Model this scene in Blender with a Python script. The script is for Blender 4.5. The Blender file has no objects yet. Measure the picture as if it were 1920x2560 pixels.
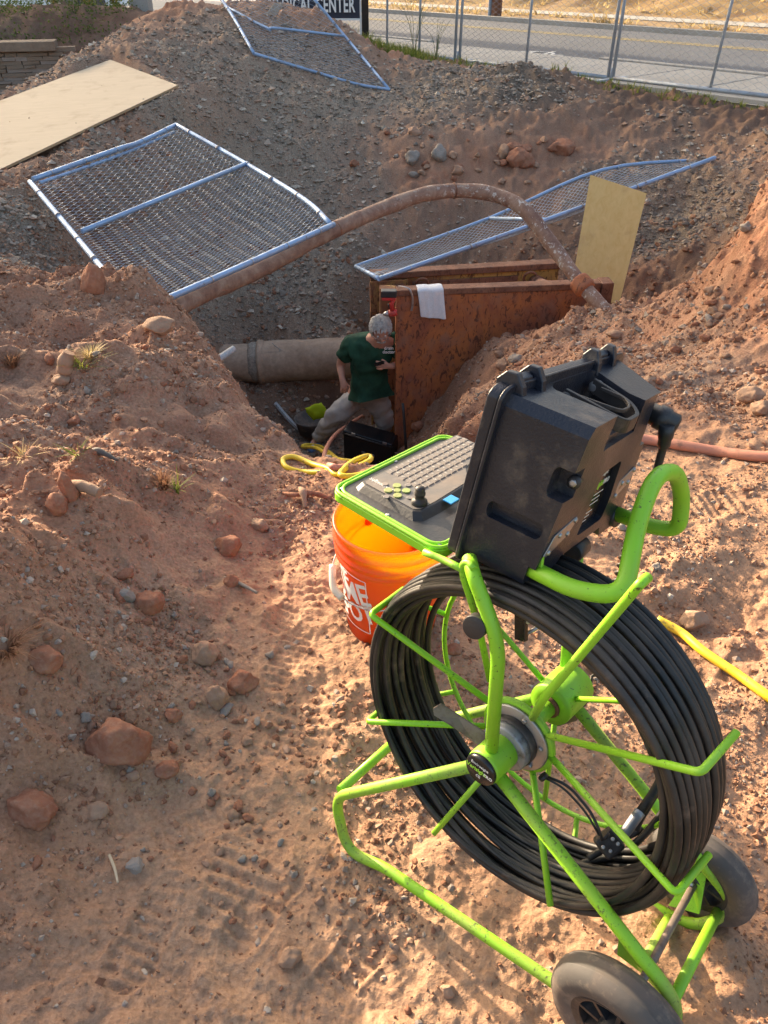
import bpy, bmesh, math, random
import numpy as np
from mathutils import Vector, Matrix, noise
random.seed(7); RNG = np.random.RandomState(11)
SC = bpy.context.scene; C = SC.collection; PI = math.pi

# ------------------------------------------------------------------ camera, sky, sun, exposure
PITCH = math.radians(36.0); EYE = 1.6; FOC = 1920.0
cp, sp = math.cos(PITCH), math.sin(PITCH)
cd = bpy.data.cameras.new('camera'); cam = bpy.data.objects.new('camera', cd); C.objects.link(cam)
cam.location = (0, 0, EYE); cam.rotation_euler = (PI/2-PITCH, 0, 0)
cd.sensor_fit = 'VERTICAL'; cd.sensor_height = 24.0; cd.lens = 24.0*FOC/2560.0
cd.clip_start = 0.05; cd.clip_end = 400.0
SC.camera = cam
SUN_AZ = math.radians(-40.0); SUN_EL = math.radians(15.5)     # azimuth measured from +Y towards +X
W = bpy.data.worlds.new('World'); SC.world = W; W.use_nodes = True
wn = W.node_tree.nodes; wl = W.node_tree.links
bg = wn['Background']; sky = wn.new('ShaderNodeTexSky'); sky.sky_type = 'NISHITA'; sky.sun_disc = False
sky.sun_elevation = SUN_EL; sky.sun_rotation = SUN_AZ; sky.air_density = 1.0; sky.dust_density = 6.0; sky.ozone_density = 0.3
wl.new(sky.outputs[0], bg.inputs[0]); bg.inputs[1].default_value = 0.15
sd = bpy.data.lights.new('sun', 'SUN'); sun = bpy.data.objects.new('sun', sd); C.objects.link(sun)
sd.energy = 4.4; sd.angle = math.radians(0.6); sd.color = (1.0, 0.80, 0.56)
sdir = Vector((math.sin(SUN_AZ)*math.cos(SUN_EL), math.cos(SUN_AZ)*math.cos(SUN_EL), math.sin(SUN_EL)))
sun.rotation_euler = sdir.to_track_quat('Z', 'Y').to_euler(); sun.location = (-20, 24, 12)
SC.view_settings.view_transform = 'Standard'; SC.view_settings.look = 'None'
SC.view_settings.exposure = 1.68; SC.view_settings.gamma = 1.0; SC.view_settings.use_curve_mapping = False

# ------------------------------------------------------------------ survey helpers (points measured off the photograph)
def ray(px, py):
    u = (px-960)/FOC; v = (1280-py)/FOC
    return np.array([u, cp+v*sp, -sp+v*cp])
def P(px, py, t): return np.array([0, 0, EYE])+ray(px, py)*t            # t = depth along the view axis
def PY(px, py, Y): r = ray(px, py); return np.array([0, 0, EYE])+r*(Y/r[1])
def PZ(px, py, z): r = ray(px, py); return np.array([0, 0, EYE])+r*((z-EYE)/r[2])
def V(*a): return np.array(a, float)
def nrm(v): v = np.asarray(v, float); return v/(np.linalg.norm(v)+1e-12)

# ------------------------------------------------------------------ materials
MATS = {}
def principled(name, col, rough=0.7, metal=0.0, spec=0.5):
    m = bpy.data.materials.new(name); m.use_nodes = True; MATS[name] = m
    b = m.node_tree.nodes['Principled BSDF']
    b.inputs['Base Color'].default_value = (*col, 1); b.inputs['Roughness'].default_value = rough
    b.inputs['Metallic'].default_value = metal; b.inputs['Specular IOR Level'].default_value = spec
    return m, m.node_tree.nodes, m.node_tree.links, b
def nz(n, l, scale, detail=4, rough=0.6, coord=None, dist=0.0, dim='3D'):
    t = n.new('ShaderNodeTexNoise'); t.inputs['Scale'].default_value = scale; t.inputs['Detail'].default_value = detail
    t.inputs['Roughness'].default_value = rough; t.inputs['Distortion'].default_value = dist
    if coord is not None: l.new(coord, t.inputs['Vector'])
    return t
def ramp(n, l, src, stops):
    r = n.new('ShaderNodeValToRGB'); el = r.color_ramp.elements
    while len(el) < len(stops): el.new(0.5)
    for e, (p, c) in zip(el, stops):
        e.position = p; e.color = (*c, 1) if hasattr(c, '__len__') else (c, c, c, 1)
    l.new(src, r.inputs[0]); return r
def mixc(n, l, fac, a, b, mode='MIX'):
    m = n.new('ShaderNodeMix'); m.data_type = 'RGBA'; m.blend_type = mode
    for s, x in ((0, fac), (6, a), (7, b)):
        if isinstance(x, (int, float)): m.inputs[s].default_value = x
        elif isinstance(x, tuple): m.inputs[s].default_value = (*x, 1)
        else: l.new(x, m.inputs[s])
    return m.outputs[2]
def bump(n, l, h, b, strength=0.4, dist=0.01, prev=None):
    k = n.new('ShaderNodeBump'); k.inputs['Strength'].default_value = strength; k.inputs['Distance'].default_value = dist
    l.new(h, k.inputs['Height']); 
    if prev is not None: l.new(prev, k.inputs['Normal'])
    l.new(k.outputs[0], b.inputs['Normal']); return k.outputs[0]
def objc(n): return n.new('ShaderNodeTexCoord').outputs['Object']
def geoc(n): return n.new('ShaderNodeNewGeometry').outputs['Position']

def worn(name, col, wear, rough=0.4, metal=0.0, scale=18, lo=0.60, hi=0.66, stretch=None, dust=(0.30, 0.17, 0.10), dustamt=0.25, bscale=60, bstr=0.15, wcol_r=0.7):
    m, n, l, b = principled(name, col, rough, metal)
    c = objc(n)
    t = nz(n, l, scale, 6, 0.65, c, 0.6); t2 = nz(n, l, scale*3.7, 5, 0.7, c)
    mx = n.new('ShaderNodeMath'); mx.operation = 'MULTIPLY'; l.new(t.outputs[0], mx.inputs[0]); l.new(t2.outputs[0], mx.inputs[1])
    s = ramp(n, l, mx.outputs[0], [(lo*0.5, 0), (hi*0.5, 1)])
    d = nz(n, l, 6, 4, 0.6, c); dr = ramp(n, l, d.outputs[0], [(0.42, 0), (0.75, dustamt*1.6)])
    base = mixc(n, l, dr.outputs[0], col, dust)
    out = mixc(n, l, s.outputs[0], base, wear)
    l.new(out, b.inputs['Base Color'])
    rr = ramp(n, l, d.outputs[0], [(0.3, rough), (0.75, min(1, rough+0.25))]); l.new(rr.outputs[0], b.inputs['Roughness'])
    g = nz(n, l, bscale, 4, 0.6, c); bump(n, l, g.outputs[0], b, bstr, 0.004)
    return m
M = {}
M['lime'] = worn('lime_paint', (0.25, 0.60, 0.018), (0.06, 0.08, 0.02), 0.36, scale=70, lo=0.68, hi=0.76, dustamt=0.22, dust=(0.30, 0.24, 0.10))
M['lime_dirty'] = worn('lime_paint_muddy', (0.26, 0.55, 0.02), (0.09, 0.10, 0.03), 0.45, scale=60, lo=0.58, hi=0.76, dustamt=0.42, dust=(0.30,0.22,0.10))
M['black'] = worn('black_plastic', (0.018, 0.02, 0.024), (0.09, 0.075, 0.065), 0.36, scale=9, lo=0.60, hi=0.84, dustamt=0.22, dust=(0.16, 0.11, 0.08), bscale=140, bstr=0.2)
M['case'] = worn('case_plastic', (0.011, 0.015, 0.027), (0.10, 0.085, 0.075), 0.26, scale=7, lo=0.52, hi=0.86, dustamt=0.18, dust=(0.13, 0.10, 0.085), bscale=220, bstr=0.25)
M['cable'] = worn('cable_jacket', (0.011, 0.012, 0.013), (0.14, 0.10, 0.075), 0.42, scale=10, lo=0.62, hi=0.95, dustamt=0.30, dust=(0.17, 0.12, 0.09), bscale=90, bstr=0.15)
M['rubber'] = worn('tyre_rubber', (0.075, 0.068, 0.064), (0.22, 0.17, 0.13), 0.7, scale=12, lo=0.50, hi=0.85, dustamt=0.5, dust=(0.19, 0.13, 0.10))
M['steel'] = worn('bare_steel', (0.45, 0.45, 0.46), (0.2, 0.14, 0.09), 0.35, 0.9, scale=15, lo=0.6, hi=0.8, dustamt=0.2)
M['galv'] = worn('galvanized_tube_sky_tint', (0.27, 0.40, 0.60), (0.20, 0.16, 0.13), 0.42, 0.45, scale=12, lo=0.62, hi=0.78, dustamt=0.15)  # blue of the reflected sky painted into the tube's base colour
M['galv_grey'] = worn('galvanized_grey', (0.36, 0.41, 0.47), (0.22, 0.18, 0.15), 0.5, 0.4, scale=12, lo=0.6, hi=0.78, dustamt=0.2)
M['wire'] = worn('galvanized_wire', (0.36, 0.43, 0.52), (0.3, 0.2, 0.15), 0.5, 0.35, scale=12, lo=0.6, hi=0.8, dustamt=0.2)  # some of the same sky blue mixed into the wire colour
M['white_plastic'] = worn('white_plastic', (0.72, 0.66, 0.56), (0.35, 0.25, 0.18), 0.45, scale=12, lo=0.6, hi=0.85)
M['yellow_hose'] = worn('yellow_hose', (0.78, 0.55, 0.02), (0.25, 0.15, 0.05), 0.4, scale=16, lo=0.62, hi=0.75, dustamt=0.2)
M['red_hose'] = worn('terracotta_hose', (0.50, 0.20, 0.13), (0.25, 0.12, 0.08), 0.5, scale=10, lo=0.6, hi=0.8, dustamt=0.3)
M['label_black'] = principled('label_black', (0.012, 0.012, 0.014), 0.25)[0]
M['print_white'] = principled('print_white', (0.80, 0.80, 0.78), 0.5)[0]
M['print_green'] = principled('print_green', (0.35, 0.72, 0.06), 0.5)[0]
M['grey_metal'] = worn('zinc_plate', (0.30, 0.33, 0.37), (0.12, 0.10, 0.09), 0.35, 0.6, scale=9, lo=0.6, hi=0.8, dustamt=0.15)

# ------------------------------------------------------------------ mesh builder
class MB:
    def __init__(s): s.v = []; s.f = []; s.sm = []
    def add(s, v, f, smooth=True):
        k = len(s.v); s.v.extend([tuple(map(float, p)) for p in v]); s.f.extend([tuple(i+k for i in q) for q in f]); s.sm.extend([smooth]*len(f)); return s
    def tube(s, pts, r, seg=10, closed=False, caps=True, smooth=True):
        pts = np.asarray(pts, float); n = len(pts)
        rr = np.full(n, r, float) if np.isscalar(r) else np.asarray(r, float)
        if closed: tg = np.roll(pts, -1, 0)-np.roll(pts, 1, 0)
        else: tg = np.gradient(pts, axis=0)
        tg /= np.linalg.norm(tg, axis=1)[:, None]+1e-12
        up = np.array([0, 0, 1.]) if abs(tg[0][2]) < 0.9 else np.array([1., 0, 0])
        nn = np.cross(tg[0], up); nn /= np.linalg.norm(nn); V_ = []
        for i in range(n):
            nn = nn-tg[i]*(nn@tg[i]); nn /= np.linalg.norm(nn)+1e-12; bb = np.cross(tg[i], nn)
            for j in range(seg):
                a = 2*PI*j/seg; V_.append(pts[i]+rr[i]*(nn*math.cos(a)+bb*math.sin(a)))
        F = []
        for i in range(n if closed else n-1):
            k = (i+1) % n
            for j in range(seg): F.append((i*seg+j, i*seg+(j+1) % seg, k*seg+(j+1) % seg, k*seg+j))
        s.add(V_, F, smooth)
        if caps and not closed:
            s.add(V_[:seg], [tuple(range(seg))], False); s.add(V_[-seg:], [tuple(range(seg))[::-1]], False)
        return s
    def cyl(s, a, b, r, seg=20, r2=None):
        return s.tube([a, b], [r, r if r2 is None else r2], seg)
    def lathe(s, o, ax, prof, seg=32, smooth=True, cap=True):           # prof: (radius, along)
        ax = nrm(ax); u = np.cross(ax, [0, 0, 1]) if abs(ax[2]) < 0.9 else np.cross(ax, [1, 0, 0]); u = nrm(u); w = np.cross(ax, u)
        V_ = []
        for r, h in prof:
            for j in range(seg):
                a = 2*PI*j/seg; V_.append(np.asarray(o)+ax*h+(u*math.cos(a)+w*math.sin(a))*r)
        F = [(i*seg+j, i*seg+(j+1) % seg, (i+1)*seg+(j+1) % seg, (i+1)*seg+j) for i in range(len(prof)-1) for j in range(seg)]
        s.add(V_, F, smooth)
        for i in ((0, len(prof)-1) if cap else ()):
            if prof[i][0] > 1e-4: s.add(V_[i*seg:(i+1)*seg], [tuple(range(seg))], False)
        return s
    def hexa(s, c8):                                            # corners: bottom 0-3 ccw, top 4-7
        return s.add(c8, [(0, 3, 2, 1), (4, 5, 6, 7), (0, 1, 5, 4), (1, 2, 6, 5), (2, 3, 7, 6), (3, 0, 4, 7)], False)
    def box(s, o, a, b, c):                                     # o = centre, a,b,c = half vectors
        o, a, b, c = map(lambda q: np.asarray(q, float), (o, a, b, c))
        return s.hexa([o-a-b-c, o+a-b-c, o+a+b-c, o-a+b-c, o-a-b+c, o+a-b+c, o+a+b+c, o-a+b+c])
    def mesh(s, name, off=(0, 0, 0)):
        me = bpy.data.meshes.new(name); off = np.asarray(off, float)
        me.from_pydata([tuple(np.array(p)-off) for p in s.v], [], s.f); me.polygons.foreach_set('use_smooth', s.sm); me.update(); return me
    def build(s, name, mat, parent=None, bevel=0, subsurf=0, label=None, fixn=True):
        off = world_off(parent)
        me = s.mesh(name, off); 
        if fixn:
            bm = bmesh.new(); bm.from_mesh(me)
            bmesh.ops.remove_doubles(bm, verts=bm.verts, dist=1e-6)
            bmesh.ops.recalc_face_normals(bm, faces=bm.faces); bm.to_mesh(me); bm.free()
        o = bpy.data.objects.new(name, me); C.objects.link(o); me.materials.append(mat)
        if parent: o.parent = parent
        if bevel:
            b = o.modifiers.new('bevel', 'BEVEL'); b.width = bevel; b.segments = 3; b.limit_method = 'ANGLE'; b.angle_limit = math.radians(35)
        if subsurf:
            b = o.modifiers.new('sub', 'SUBSURF'); b.levels = b.render_levels = subsurf
        if label: o['label'] = label
        return o
def world_off(p):
    off = np.zeros(3)
    while p is not None: off += np.array(p.location); p = p.parent
    return off
def tag(o, label=None, cat=None, group=None, kind=None):
    if label: o['label'] = label
    if cat: o['category'] = cat
    if group: o['group'] = group
    if kind: o['kind'] = kind
    return o
def thing(name, loc, label, cat, group=None):
    o = bpy.data.objects.new(name, None); C.objects.link(o); o.location = tuple(map(float, loc)); o.empty_display_size = 0.05
    return tag(o, label, cat, group)
def spline(pts, n=8, closed=False):
    pts = np.asarray(pts, float); N = len(pts); out = []
    for i in range(N if closed else N-1):
        p0 = pts[(i-1) % N] if closed or i > 0 else 2*pts[0]-pts[1]; p1 = pts[i]; p2 = pts[(i+1) % N]
        p3 = pts[(i+2) % N] if closed or i+2 < N else 2*pts[-1]-pts[-2]
        for k in range(n):
            t = k/n; out.append(0.5*((2*p1)+(-p0+p2)*t+(2*p0-5*p1+4*p2-p3)*t*t+(-p0+3*p1-3*p2+p3)*t**3))
    if not closed: out.append(pts[-1])
    return np.array(out)
def fillet(pts, rad, n=6):
    pts = [np.asarray(p, float) for p in pts]; out = [pts[0]]
    rad = [rad]*(len(pts)) if np.isscalar(rad) else rad
    for i in range(1, len(pts)-1):
        a, b, c = pts[i-1], pts[i], pts[i+1]
        la, lc = np.linalg.norm(a-b), np.linalg.norm(c-b); d = min(rad[i], la*0.48, lc*0.48)
        p, q = b+(a-b)/la*d, b+(c-b)/lc*d
        for k in range(n+1):
            t = k/n; out.append((1-t)**2*p+2*t*(1-t)*b+t*t*q)
    out.append(pts[-1]); return np.array(out)
def text_mb(body, size, to3d, extrude=0.0008, align='CENTER', shear=0.0, spacing=1.0, offset=0.0, res=2):
    cu = bpy.data.curves.new('txt', 'FONT'); cu.body = body; cu.size = size; cu.align_x = align; cu.align_y = 'CENTER'
    cu.shear = shear; cu.space_character = spacing; cu.offset = offset; cu.extrude = extrude; cu.resolution_u = res
    o = bpy.data.objects.new('txt', cu); C.objects.link(o); bpy.context.view_layer.update()
    me = bpy.data.meshes.new_from_object(o.evaluated_get(bpy.context.evaluated_depsgraph_get()))
    mb = MB(); mb.add([to3d(*v.co) for v in me.vertices], [tuple(p.vertices) for p in me.polygons], False)
    bpy.data.objects.remove(o); bpy.data.curves.remove(cu); bpy.data.meshes.remove(me)
    return mb
def joinmb(*l):
    m = MB()
    for q in l: 
        k = len(m.v); m.v.extend(q.v); m.f.extend([tuple(i+k for i in f) for f in q.f]); m.sm.extend(q.sm)
    return m
# ------------------------------------------------------------------ terrain: control points (px, py, mode, value, gravel, dark)
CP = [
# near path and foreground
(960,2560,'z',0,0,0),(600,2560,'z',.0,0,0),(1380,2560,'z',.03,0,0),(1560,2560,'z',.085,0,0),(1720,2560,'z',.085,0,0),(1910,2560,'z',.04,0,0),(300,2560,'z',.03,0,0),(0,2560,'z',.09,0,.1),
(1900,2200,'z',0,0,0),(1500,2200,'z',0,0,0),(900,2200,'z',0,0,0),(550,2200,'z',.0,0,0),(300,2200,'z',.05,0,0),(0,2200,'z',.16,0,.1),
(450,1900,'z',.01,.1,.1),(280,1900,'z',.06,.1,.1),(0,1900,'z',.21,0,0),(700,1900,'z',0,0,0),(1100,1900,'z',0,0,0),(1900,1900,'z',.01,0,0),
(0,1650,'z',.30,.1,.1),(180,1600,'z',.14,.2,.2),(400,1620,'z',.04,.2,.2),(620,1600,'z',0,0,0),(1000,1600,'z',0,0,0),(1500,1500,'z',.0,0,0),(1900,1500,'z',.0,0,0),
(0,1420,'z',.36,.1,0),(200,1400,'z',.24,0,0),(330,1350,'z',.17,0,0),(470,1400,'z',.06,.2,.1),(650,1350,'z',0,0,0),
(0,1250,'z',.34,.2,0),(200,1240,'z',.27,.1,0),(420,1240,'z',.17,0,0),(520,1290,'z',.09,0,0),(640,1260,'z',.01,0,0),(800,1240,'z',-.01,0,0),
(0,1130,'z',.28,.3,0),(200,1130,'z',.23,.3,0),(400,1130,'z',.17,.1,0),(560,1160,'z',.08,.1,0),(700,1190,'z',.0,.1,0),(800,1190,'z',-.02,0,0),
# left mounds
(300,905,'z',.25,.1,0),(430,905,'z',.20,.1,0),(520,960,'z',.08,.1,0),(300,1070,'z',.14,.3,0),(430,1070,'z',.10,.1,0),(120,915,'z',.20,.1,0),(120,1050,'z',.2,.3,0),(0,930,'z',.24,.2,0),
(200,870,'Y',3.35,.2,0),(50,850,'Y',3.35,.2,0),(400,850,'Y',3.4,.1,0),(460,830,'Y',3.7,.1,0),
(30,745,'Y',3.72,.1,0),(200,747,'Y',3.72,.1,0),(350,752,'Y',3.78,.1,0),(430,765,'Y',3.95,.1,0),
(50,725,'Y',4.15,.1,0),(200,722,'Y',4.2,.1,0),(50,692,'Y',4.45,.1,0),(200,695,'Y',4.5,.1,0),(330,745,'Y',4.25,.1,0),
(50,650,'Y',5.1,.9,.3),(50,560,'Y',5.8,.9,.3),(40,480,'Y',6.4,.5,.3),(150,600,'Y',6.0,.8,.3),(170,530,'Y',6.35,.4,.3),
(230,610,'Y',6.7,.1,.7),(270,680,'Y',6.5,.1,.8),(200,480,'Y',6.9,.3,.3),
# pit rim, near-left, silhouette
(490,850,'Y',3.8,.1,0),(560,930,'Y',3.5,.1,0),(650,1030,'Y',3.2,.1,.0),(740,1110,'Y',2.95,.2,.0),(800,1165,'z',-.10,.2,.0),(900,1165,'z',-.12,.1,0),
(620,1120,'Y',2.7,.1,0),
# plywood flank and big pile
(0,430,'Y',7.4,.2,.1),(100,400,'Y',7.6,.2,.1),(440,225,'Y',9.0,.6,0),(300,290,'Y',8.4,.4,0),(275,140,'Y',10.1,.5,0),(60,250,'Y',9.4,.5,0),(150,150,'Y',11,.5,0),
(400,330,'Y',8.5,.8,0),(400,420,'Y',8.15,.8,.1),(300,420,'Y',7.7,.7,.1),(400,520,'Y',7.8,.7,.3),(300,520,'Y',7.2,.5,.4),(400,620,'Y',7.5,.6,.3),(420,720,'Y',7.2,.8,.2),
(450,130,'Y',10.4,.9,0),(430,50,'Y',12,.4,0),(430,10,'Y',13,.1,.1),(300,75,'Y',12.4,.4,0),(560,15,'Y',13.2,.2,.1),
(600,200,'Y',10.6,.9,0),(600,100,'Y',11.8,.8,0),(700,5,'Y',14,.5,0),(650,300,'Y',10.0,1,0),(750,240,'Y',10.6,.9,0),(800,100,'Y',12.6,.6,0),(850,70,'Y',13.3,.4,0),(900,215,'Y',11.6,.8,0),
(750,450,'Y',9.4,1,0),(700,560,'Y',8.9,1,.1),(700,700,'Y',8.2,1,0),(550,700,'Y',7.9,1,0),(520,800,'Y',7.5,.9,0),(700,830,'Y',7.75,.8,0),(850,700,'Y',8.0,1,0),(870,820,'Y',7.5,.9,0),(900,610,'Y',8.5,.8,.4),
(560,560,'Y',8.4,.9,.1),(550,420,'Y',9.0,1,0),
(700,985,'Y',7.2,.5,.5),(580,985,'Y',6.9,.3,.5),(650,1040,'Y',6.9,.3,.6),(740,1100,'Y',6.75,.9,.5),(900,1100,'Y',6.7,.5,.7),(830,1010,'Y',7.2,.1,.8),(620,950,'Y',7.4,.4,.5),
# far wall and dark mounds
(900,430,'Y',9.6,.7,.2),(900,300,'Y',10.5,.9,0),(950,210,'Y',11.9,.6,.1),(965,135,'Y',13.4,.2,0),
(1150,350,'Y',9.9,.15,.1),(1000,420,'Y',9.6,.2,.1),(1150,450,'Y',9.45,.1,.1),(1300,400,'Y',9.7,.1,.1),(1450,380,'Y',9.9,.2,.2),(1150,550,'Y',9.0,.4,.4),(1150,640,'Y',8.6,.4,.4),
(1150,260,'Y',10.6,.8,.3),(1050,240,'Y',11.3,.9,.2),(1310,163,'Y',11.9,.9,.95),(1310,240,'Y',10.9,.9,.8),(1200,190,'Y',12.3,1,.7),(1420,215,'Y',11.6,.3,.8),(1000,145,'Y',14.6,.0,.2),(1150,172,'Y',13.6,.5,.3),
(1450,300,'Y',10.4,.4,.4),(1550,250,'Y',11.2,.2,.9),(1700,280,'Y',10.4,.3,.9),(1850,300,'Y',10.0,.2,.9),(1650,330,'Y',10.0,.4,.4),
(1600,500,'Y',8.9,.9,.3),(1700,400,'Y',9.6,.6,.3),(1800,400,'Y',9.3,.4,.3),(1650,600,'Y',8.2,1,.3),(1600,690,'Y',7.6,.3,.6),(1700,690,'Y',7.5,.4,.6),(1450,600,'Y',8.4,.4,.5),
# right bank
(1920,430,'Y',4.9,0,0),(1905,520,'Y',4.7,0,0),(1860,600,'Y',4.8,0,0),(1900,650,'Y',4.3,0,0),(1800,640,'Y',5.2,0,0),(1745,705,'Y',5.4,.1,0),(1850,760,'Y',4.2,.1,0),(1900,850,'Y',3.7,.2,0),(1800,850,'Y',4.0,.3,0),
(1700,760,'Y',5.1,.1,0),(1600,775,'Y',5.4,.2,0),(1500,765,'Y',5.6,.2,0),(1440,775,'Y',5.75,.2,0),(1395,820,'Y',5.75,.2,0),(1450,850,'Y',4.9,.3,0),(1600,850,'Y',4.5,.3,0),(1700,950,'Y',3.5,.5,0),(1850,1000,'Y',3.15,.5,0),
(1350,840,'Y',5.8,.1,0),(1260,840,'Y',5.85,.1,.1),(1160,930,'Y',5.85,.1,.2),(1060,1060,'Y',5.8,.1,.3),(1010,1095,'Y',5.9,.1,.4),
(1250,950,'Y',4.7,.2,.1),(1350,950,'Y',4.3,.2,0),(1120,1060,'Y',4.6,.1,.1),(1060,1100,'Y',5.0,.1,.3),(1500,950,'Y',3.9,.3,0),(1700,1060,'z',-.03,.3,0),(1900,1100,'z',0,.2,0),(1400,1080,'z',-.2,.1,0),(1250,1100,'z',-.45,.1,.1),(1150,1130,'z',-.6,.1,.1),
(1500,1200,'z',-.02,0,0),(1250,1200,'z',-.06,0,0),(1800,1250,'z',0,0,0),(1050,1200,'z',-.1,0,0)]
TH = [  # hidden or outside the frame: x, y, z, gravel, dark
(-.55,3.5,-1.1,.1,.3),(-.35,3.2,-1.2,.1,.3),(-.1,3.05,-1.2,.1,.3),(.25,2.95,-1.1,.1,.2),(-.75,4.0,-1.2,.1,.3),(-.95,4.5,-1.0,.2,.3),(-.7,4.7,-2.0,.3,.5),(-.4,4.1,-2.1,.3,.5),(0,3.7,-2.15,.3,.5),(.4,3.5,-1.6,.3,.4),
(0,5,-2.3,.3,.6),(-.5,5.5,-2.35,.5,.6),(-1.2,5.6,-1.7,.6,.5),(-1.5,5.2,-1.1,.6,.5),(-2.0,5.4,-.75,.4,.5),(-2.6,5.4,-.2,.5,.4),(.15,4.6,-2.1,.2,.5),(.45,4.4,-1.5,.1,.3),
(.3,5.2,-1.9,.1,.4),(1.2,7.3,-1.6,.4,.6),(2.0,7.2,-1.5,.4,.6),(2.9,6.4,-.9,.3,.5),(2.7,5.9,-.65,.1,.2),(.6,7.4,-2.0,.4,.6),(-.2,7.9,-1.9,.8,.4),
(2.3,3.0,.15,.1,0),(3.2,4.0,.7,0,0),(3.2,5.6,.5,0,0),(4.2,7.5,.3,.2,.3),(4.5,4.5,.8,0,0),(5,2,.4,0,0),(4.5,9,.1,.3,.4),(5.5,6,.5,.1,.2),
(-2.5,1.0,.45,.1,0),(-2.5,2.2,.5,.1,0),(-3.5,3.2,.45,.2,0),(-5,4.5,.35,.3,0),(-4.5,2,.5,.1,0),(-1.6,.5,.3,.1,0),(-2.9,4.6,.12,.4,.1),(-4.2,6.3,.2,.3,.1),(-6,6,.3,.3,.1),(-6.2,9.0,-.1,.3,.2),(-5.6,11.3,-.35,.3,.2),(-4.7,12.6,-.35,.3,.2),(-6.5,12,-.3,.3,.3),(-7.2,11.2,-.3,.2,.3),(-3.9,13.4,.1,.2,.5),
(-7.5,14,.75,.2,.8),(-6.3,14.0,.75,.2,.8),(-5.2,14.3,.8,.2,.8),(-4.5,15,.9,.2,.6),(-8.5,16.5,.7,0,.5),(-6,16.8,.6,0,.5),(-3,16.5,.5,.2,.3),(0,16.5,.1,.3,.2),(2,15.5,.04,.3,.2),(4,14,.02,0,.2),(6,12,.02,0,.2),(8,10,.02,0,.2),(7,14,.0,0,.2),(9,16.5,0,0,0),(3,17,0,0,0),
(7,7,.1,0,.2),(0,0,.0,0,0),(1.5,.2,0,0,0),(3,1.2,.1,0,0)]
_c = []
for px, py, m, v, g, d in CP:
    q = PZ(px, py, v) if m == 'z' else PY(px, py, v)
    _c.append((*q, g, d))
_c += TH
CPT = np.array(_c, float)
def _phi(r): return np.sqrt(r*r+0.0016)
_D = np.linalg.norm(CPT[:, None, :2]-CPT[None, :, :2], axis=2); _n = len(CPT)
_A = np.zeros((_n+3, _n+3)); _A[:_n, :_n] = _phi(_D)-np.eye(_n)*0.012
_A[:_n, _n] = 1; _A[:_n, _n+1:] = CPT[:, :2]; _A[_n, :_n] = 1; _A[_n+1:, :_n] = CPT[:, :2].T
_S = np.linalg.solve(_A, np.vstack([CPT[:, 2:5], np.zeros((3, 3))]))
def _hash(ix, iy, s):
    h = (ix.astype(np.int64)*374761393+iy.astype(np.int64)*668265263+s*974634777) & 0x7fffffff
    h = (h ^ (h >> 13))*1274126177 & 0x7fffffff
    return ((h ^ (h >> 16)) & 0xffff)/65535.0
def vnoise(x, y, s=0):
    ix = np.floor(x); iy = np.floor(y); fx = x-ix; fy = y-iy
    fx = fx*fx*fx*(fx*(fx*6-15)+10); fy = fy*fy*fy*(fy*(fy*6-15)+10)
    a = _hash(ix, iy, s); b = _hash(ix+1, iy, s); c = _hash(ix, iy+1, s); d = _hash(ix+1, iy+1, s)
    return (a+(b-a)*fx+(c-a)*fy+(a-b-c+d)*fx*fy)*2-1
def fbm(x, y, o, s=0, g=0.5):
    r = 0; a = 1; t = 0
    for k in range(o):
        r = r+a*vnoise(x*2**k+k*17.3, y*2**k-k*9.1, s+k); t += a; a *= g
    return r/t
def sstep(a, b, x): t = np.clip((x-a)/(b-a), 0, 1); return t*t*(3-2*t)
def wpos(px, py, z=0.0): q = PZ(px, py, z); return q[:2]
# treads and prints pressed in the soft ground: centre, heading, half length, half width, kind
PRINTS = []
def _pr(px, py, px2, py2, hw, kind):
    a, b = wpos(px, py), wpos(px2, py2); PRINTS.append(((a+b)/2, nrm(b-a), np.linalg.norm(b-a)/2, hw, kind))
_pr(600,2440,790,1330,.085,'tyre'); _pr(760,2100,720,1500,.075,'tyre'); _pr(870,1800,640,1230,.07,'tyre'); _pr(1500,2050,1900,1420,.08,'tyre')
_pr(1760,1900,1500,1330,.08,'tyre'); _pr(1600,1300,1880,1230,.08,'tyre')
for a in [(660,1950,720,1830),(560,1960,640,2010),(480,2080,560,2040),(690,1700,745,1600),(350,2400,400,2300),(640,2290,700,2210),(700,1560,760,1490),(1100,2050,1160,1950),(820,2480,900,2380),(1840,1700,1880,1600),(1600,1480,1650,1400),(640,1450,690,1370),(1700,1250,1750,1200)]: _pr(*a, .048, 'boot')
def planar(q):
    q = [np.array(p, float) for p in q]; n_ = np.cross(q[1]-q[0], q[2]-q[0]); o_ = np.array([0, 0, EYE]); d = q[3]-o_; q[3] = o_+d*(((q[0]-o_)@n_)/(d@n_)); return q
BOARD = planar([PY(445, 213, 9.05), PY(276, 149, 10.15), PY(-190, 322, 8.35), PY(-60, 452, 7.2)])      # plywood sheet on the flank of the pile
def _cap(z, x, y, quad, gap):
    q = np.array(quad); A = np.c_[q[:, :2], np.ones(len(q))]; co = np.linalg.lstsq(A, q[:, 2], rcond=None)[0]
    c = q[:, :2].mean(0); ins = np.full(np.shape(x), 9.0)
    for i in range(len(q)):
        a, b = q[i, :2], q[(i+1) % len(q), :2]; nn = np.array([b[1]-a[1], a[0]-b[0]]); nn = nn/np.linalg.norm(nn)
        if (c-a)@nn < 0: nn = -nn
        ins = np.minimum(ins, (x-a[0])*nn[0]+(y-a[1])*nn[1])
    w = sstep(-.10, .0, ins); return z*(1-w)+np.minimum(z, co[0]*x+co[1]*y+co[2]-gap)*w
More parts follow.
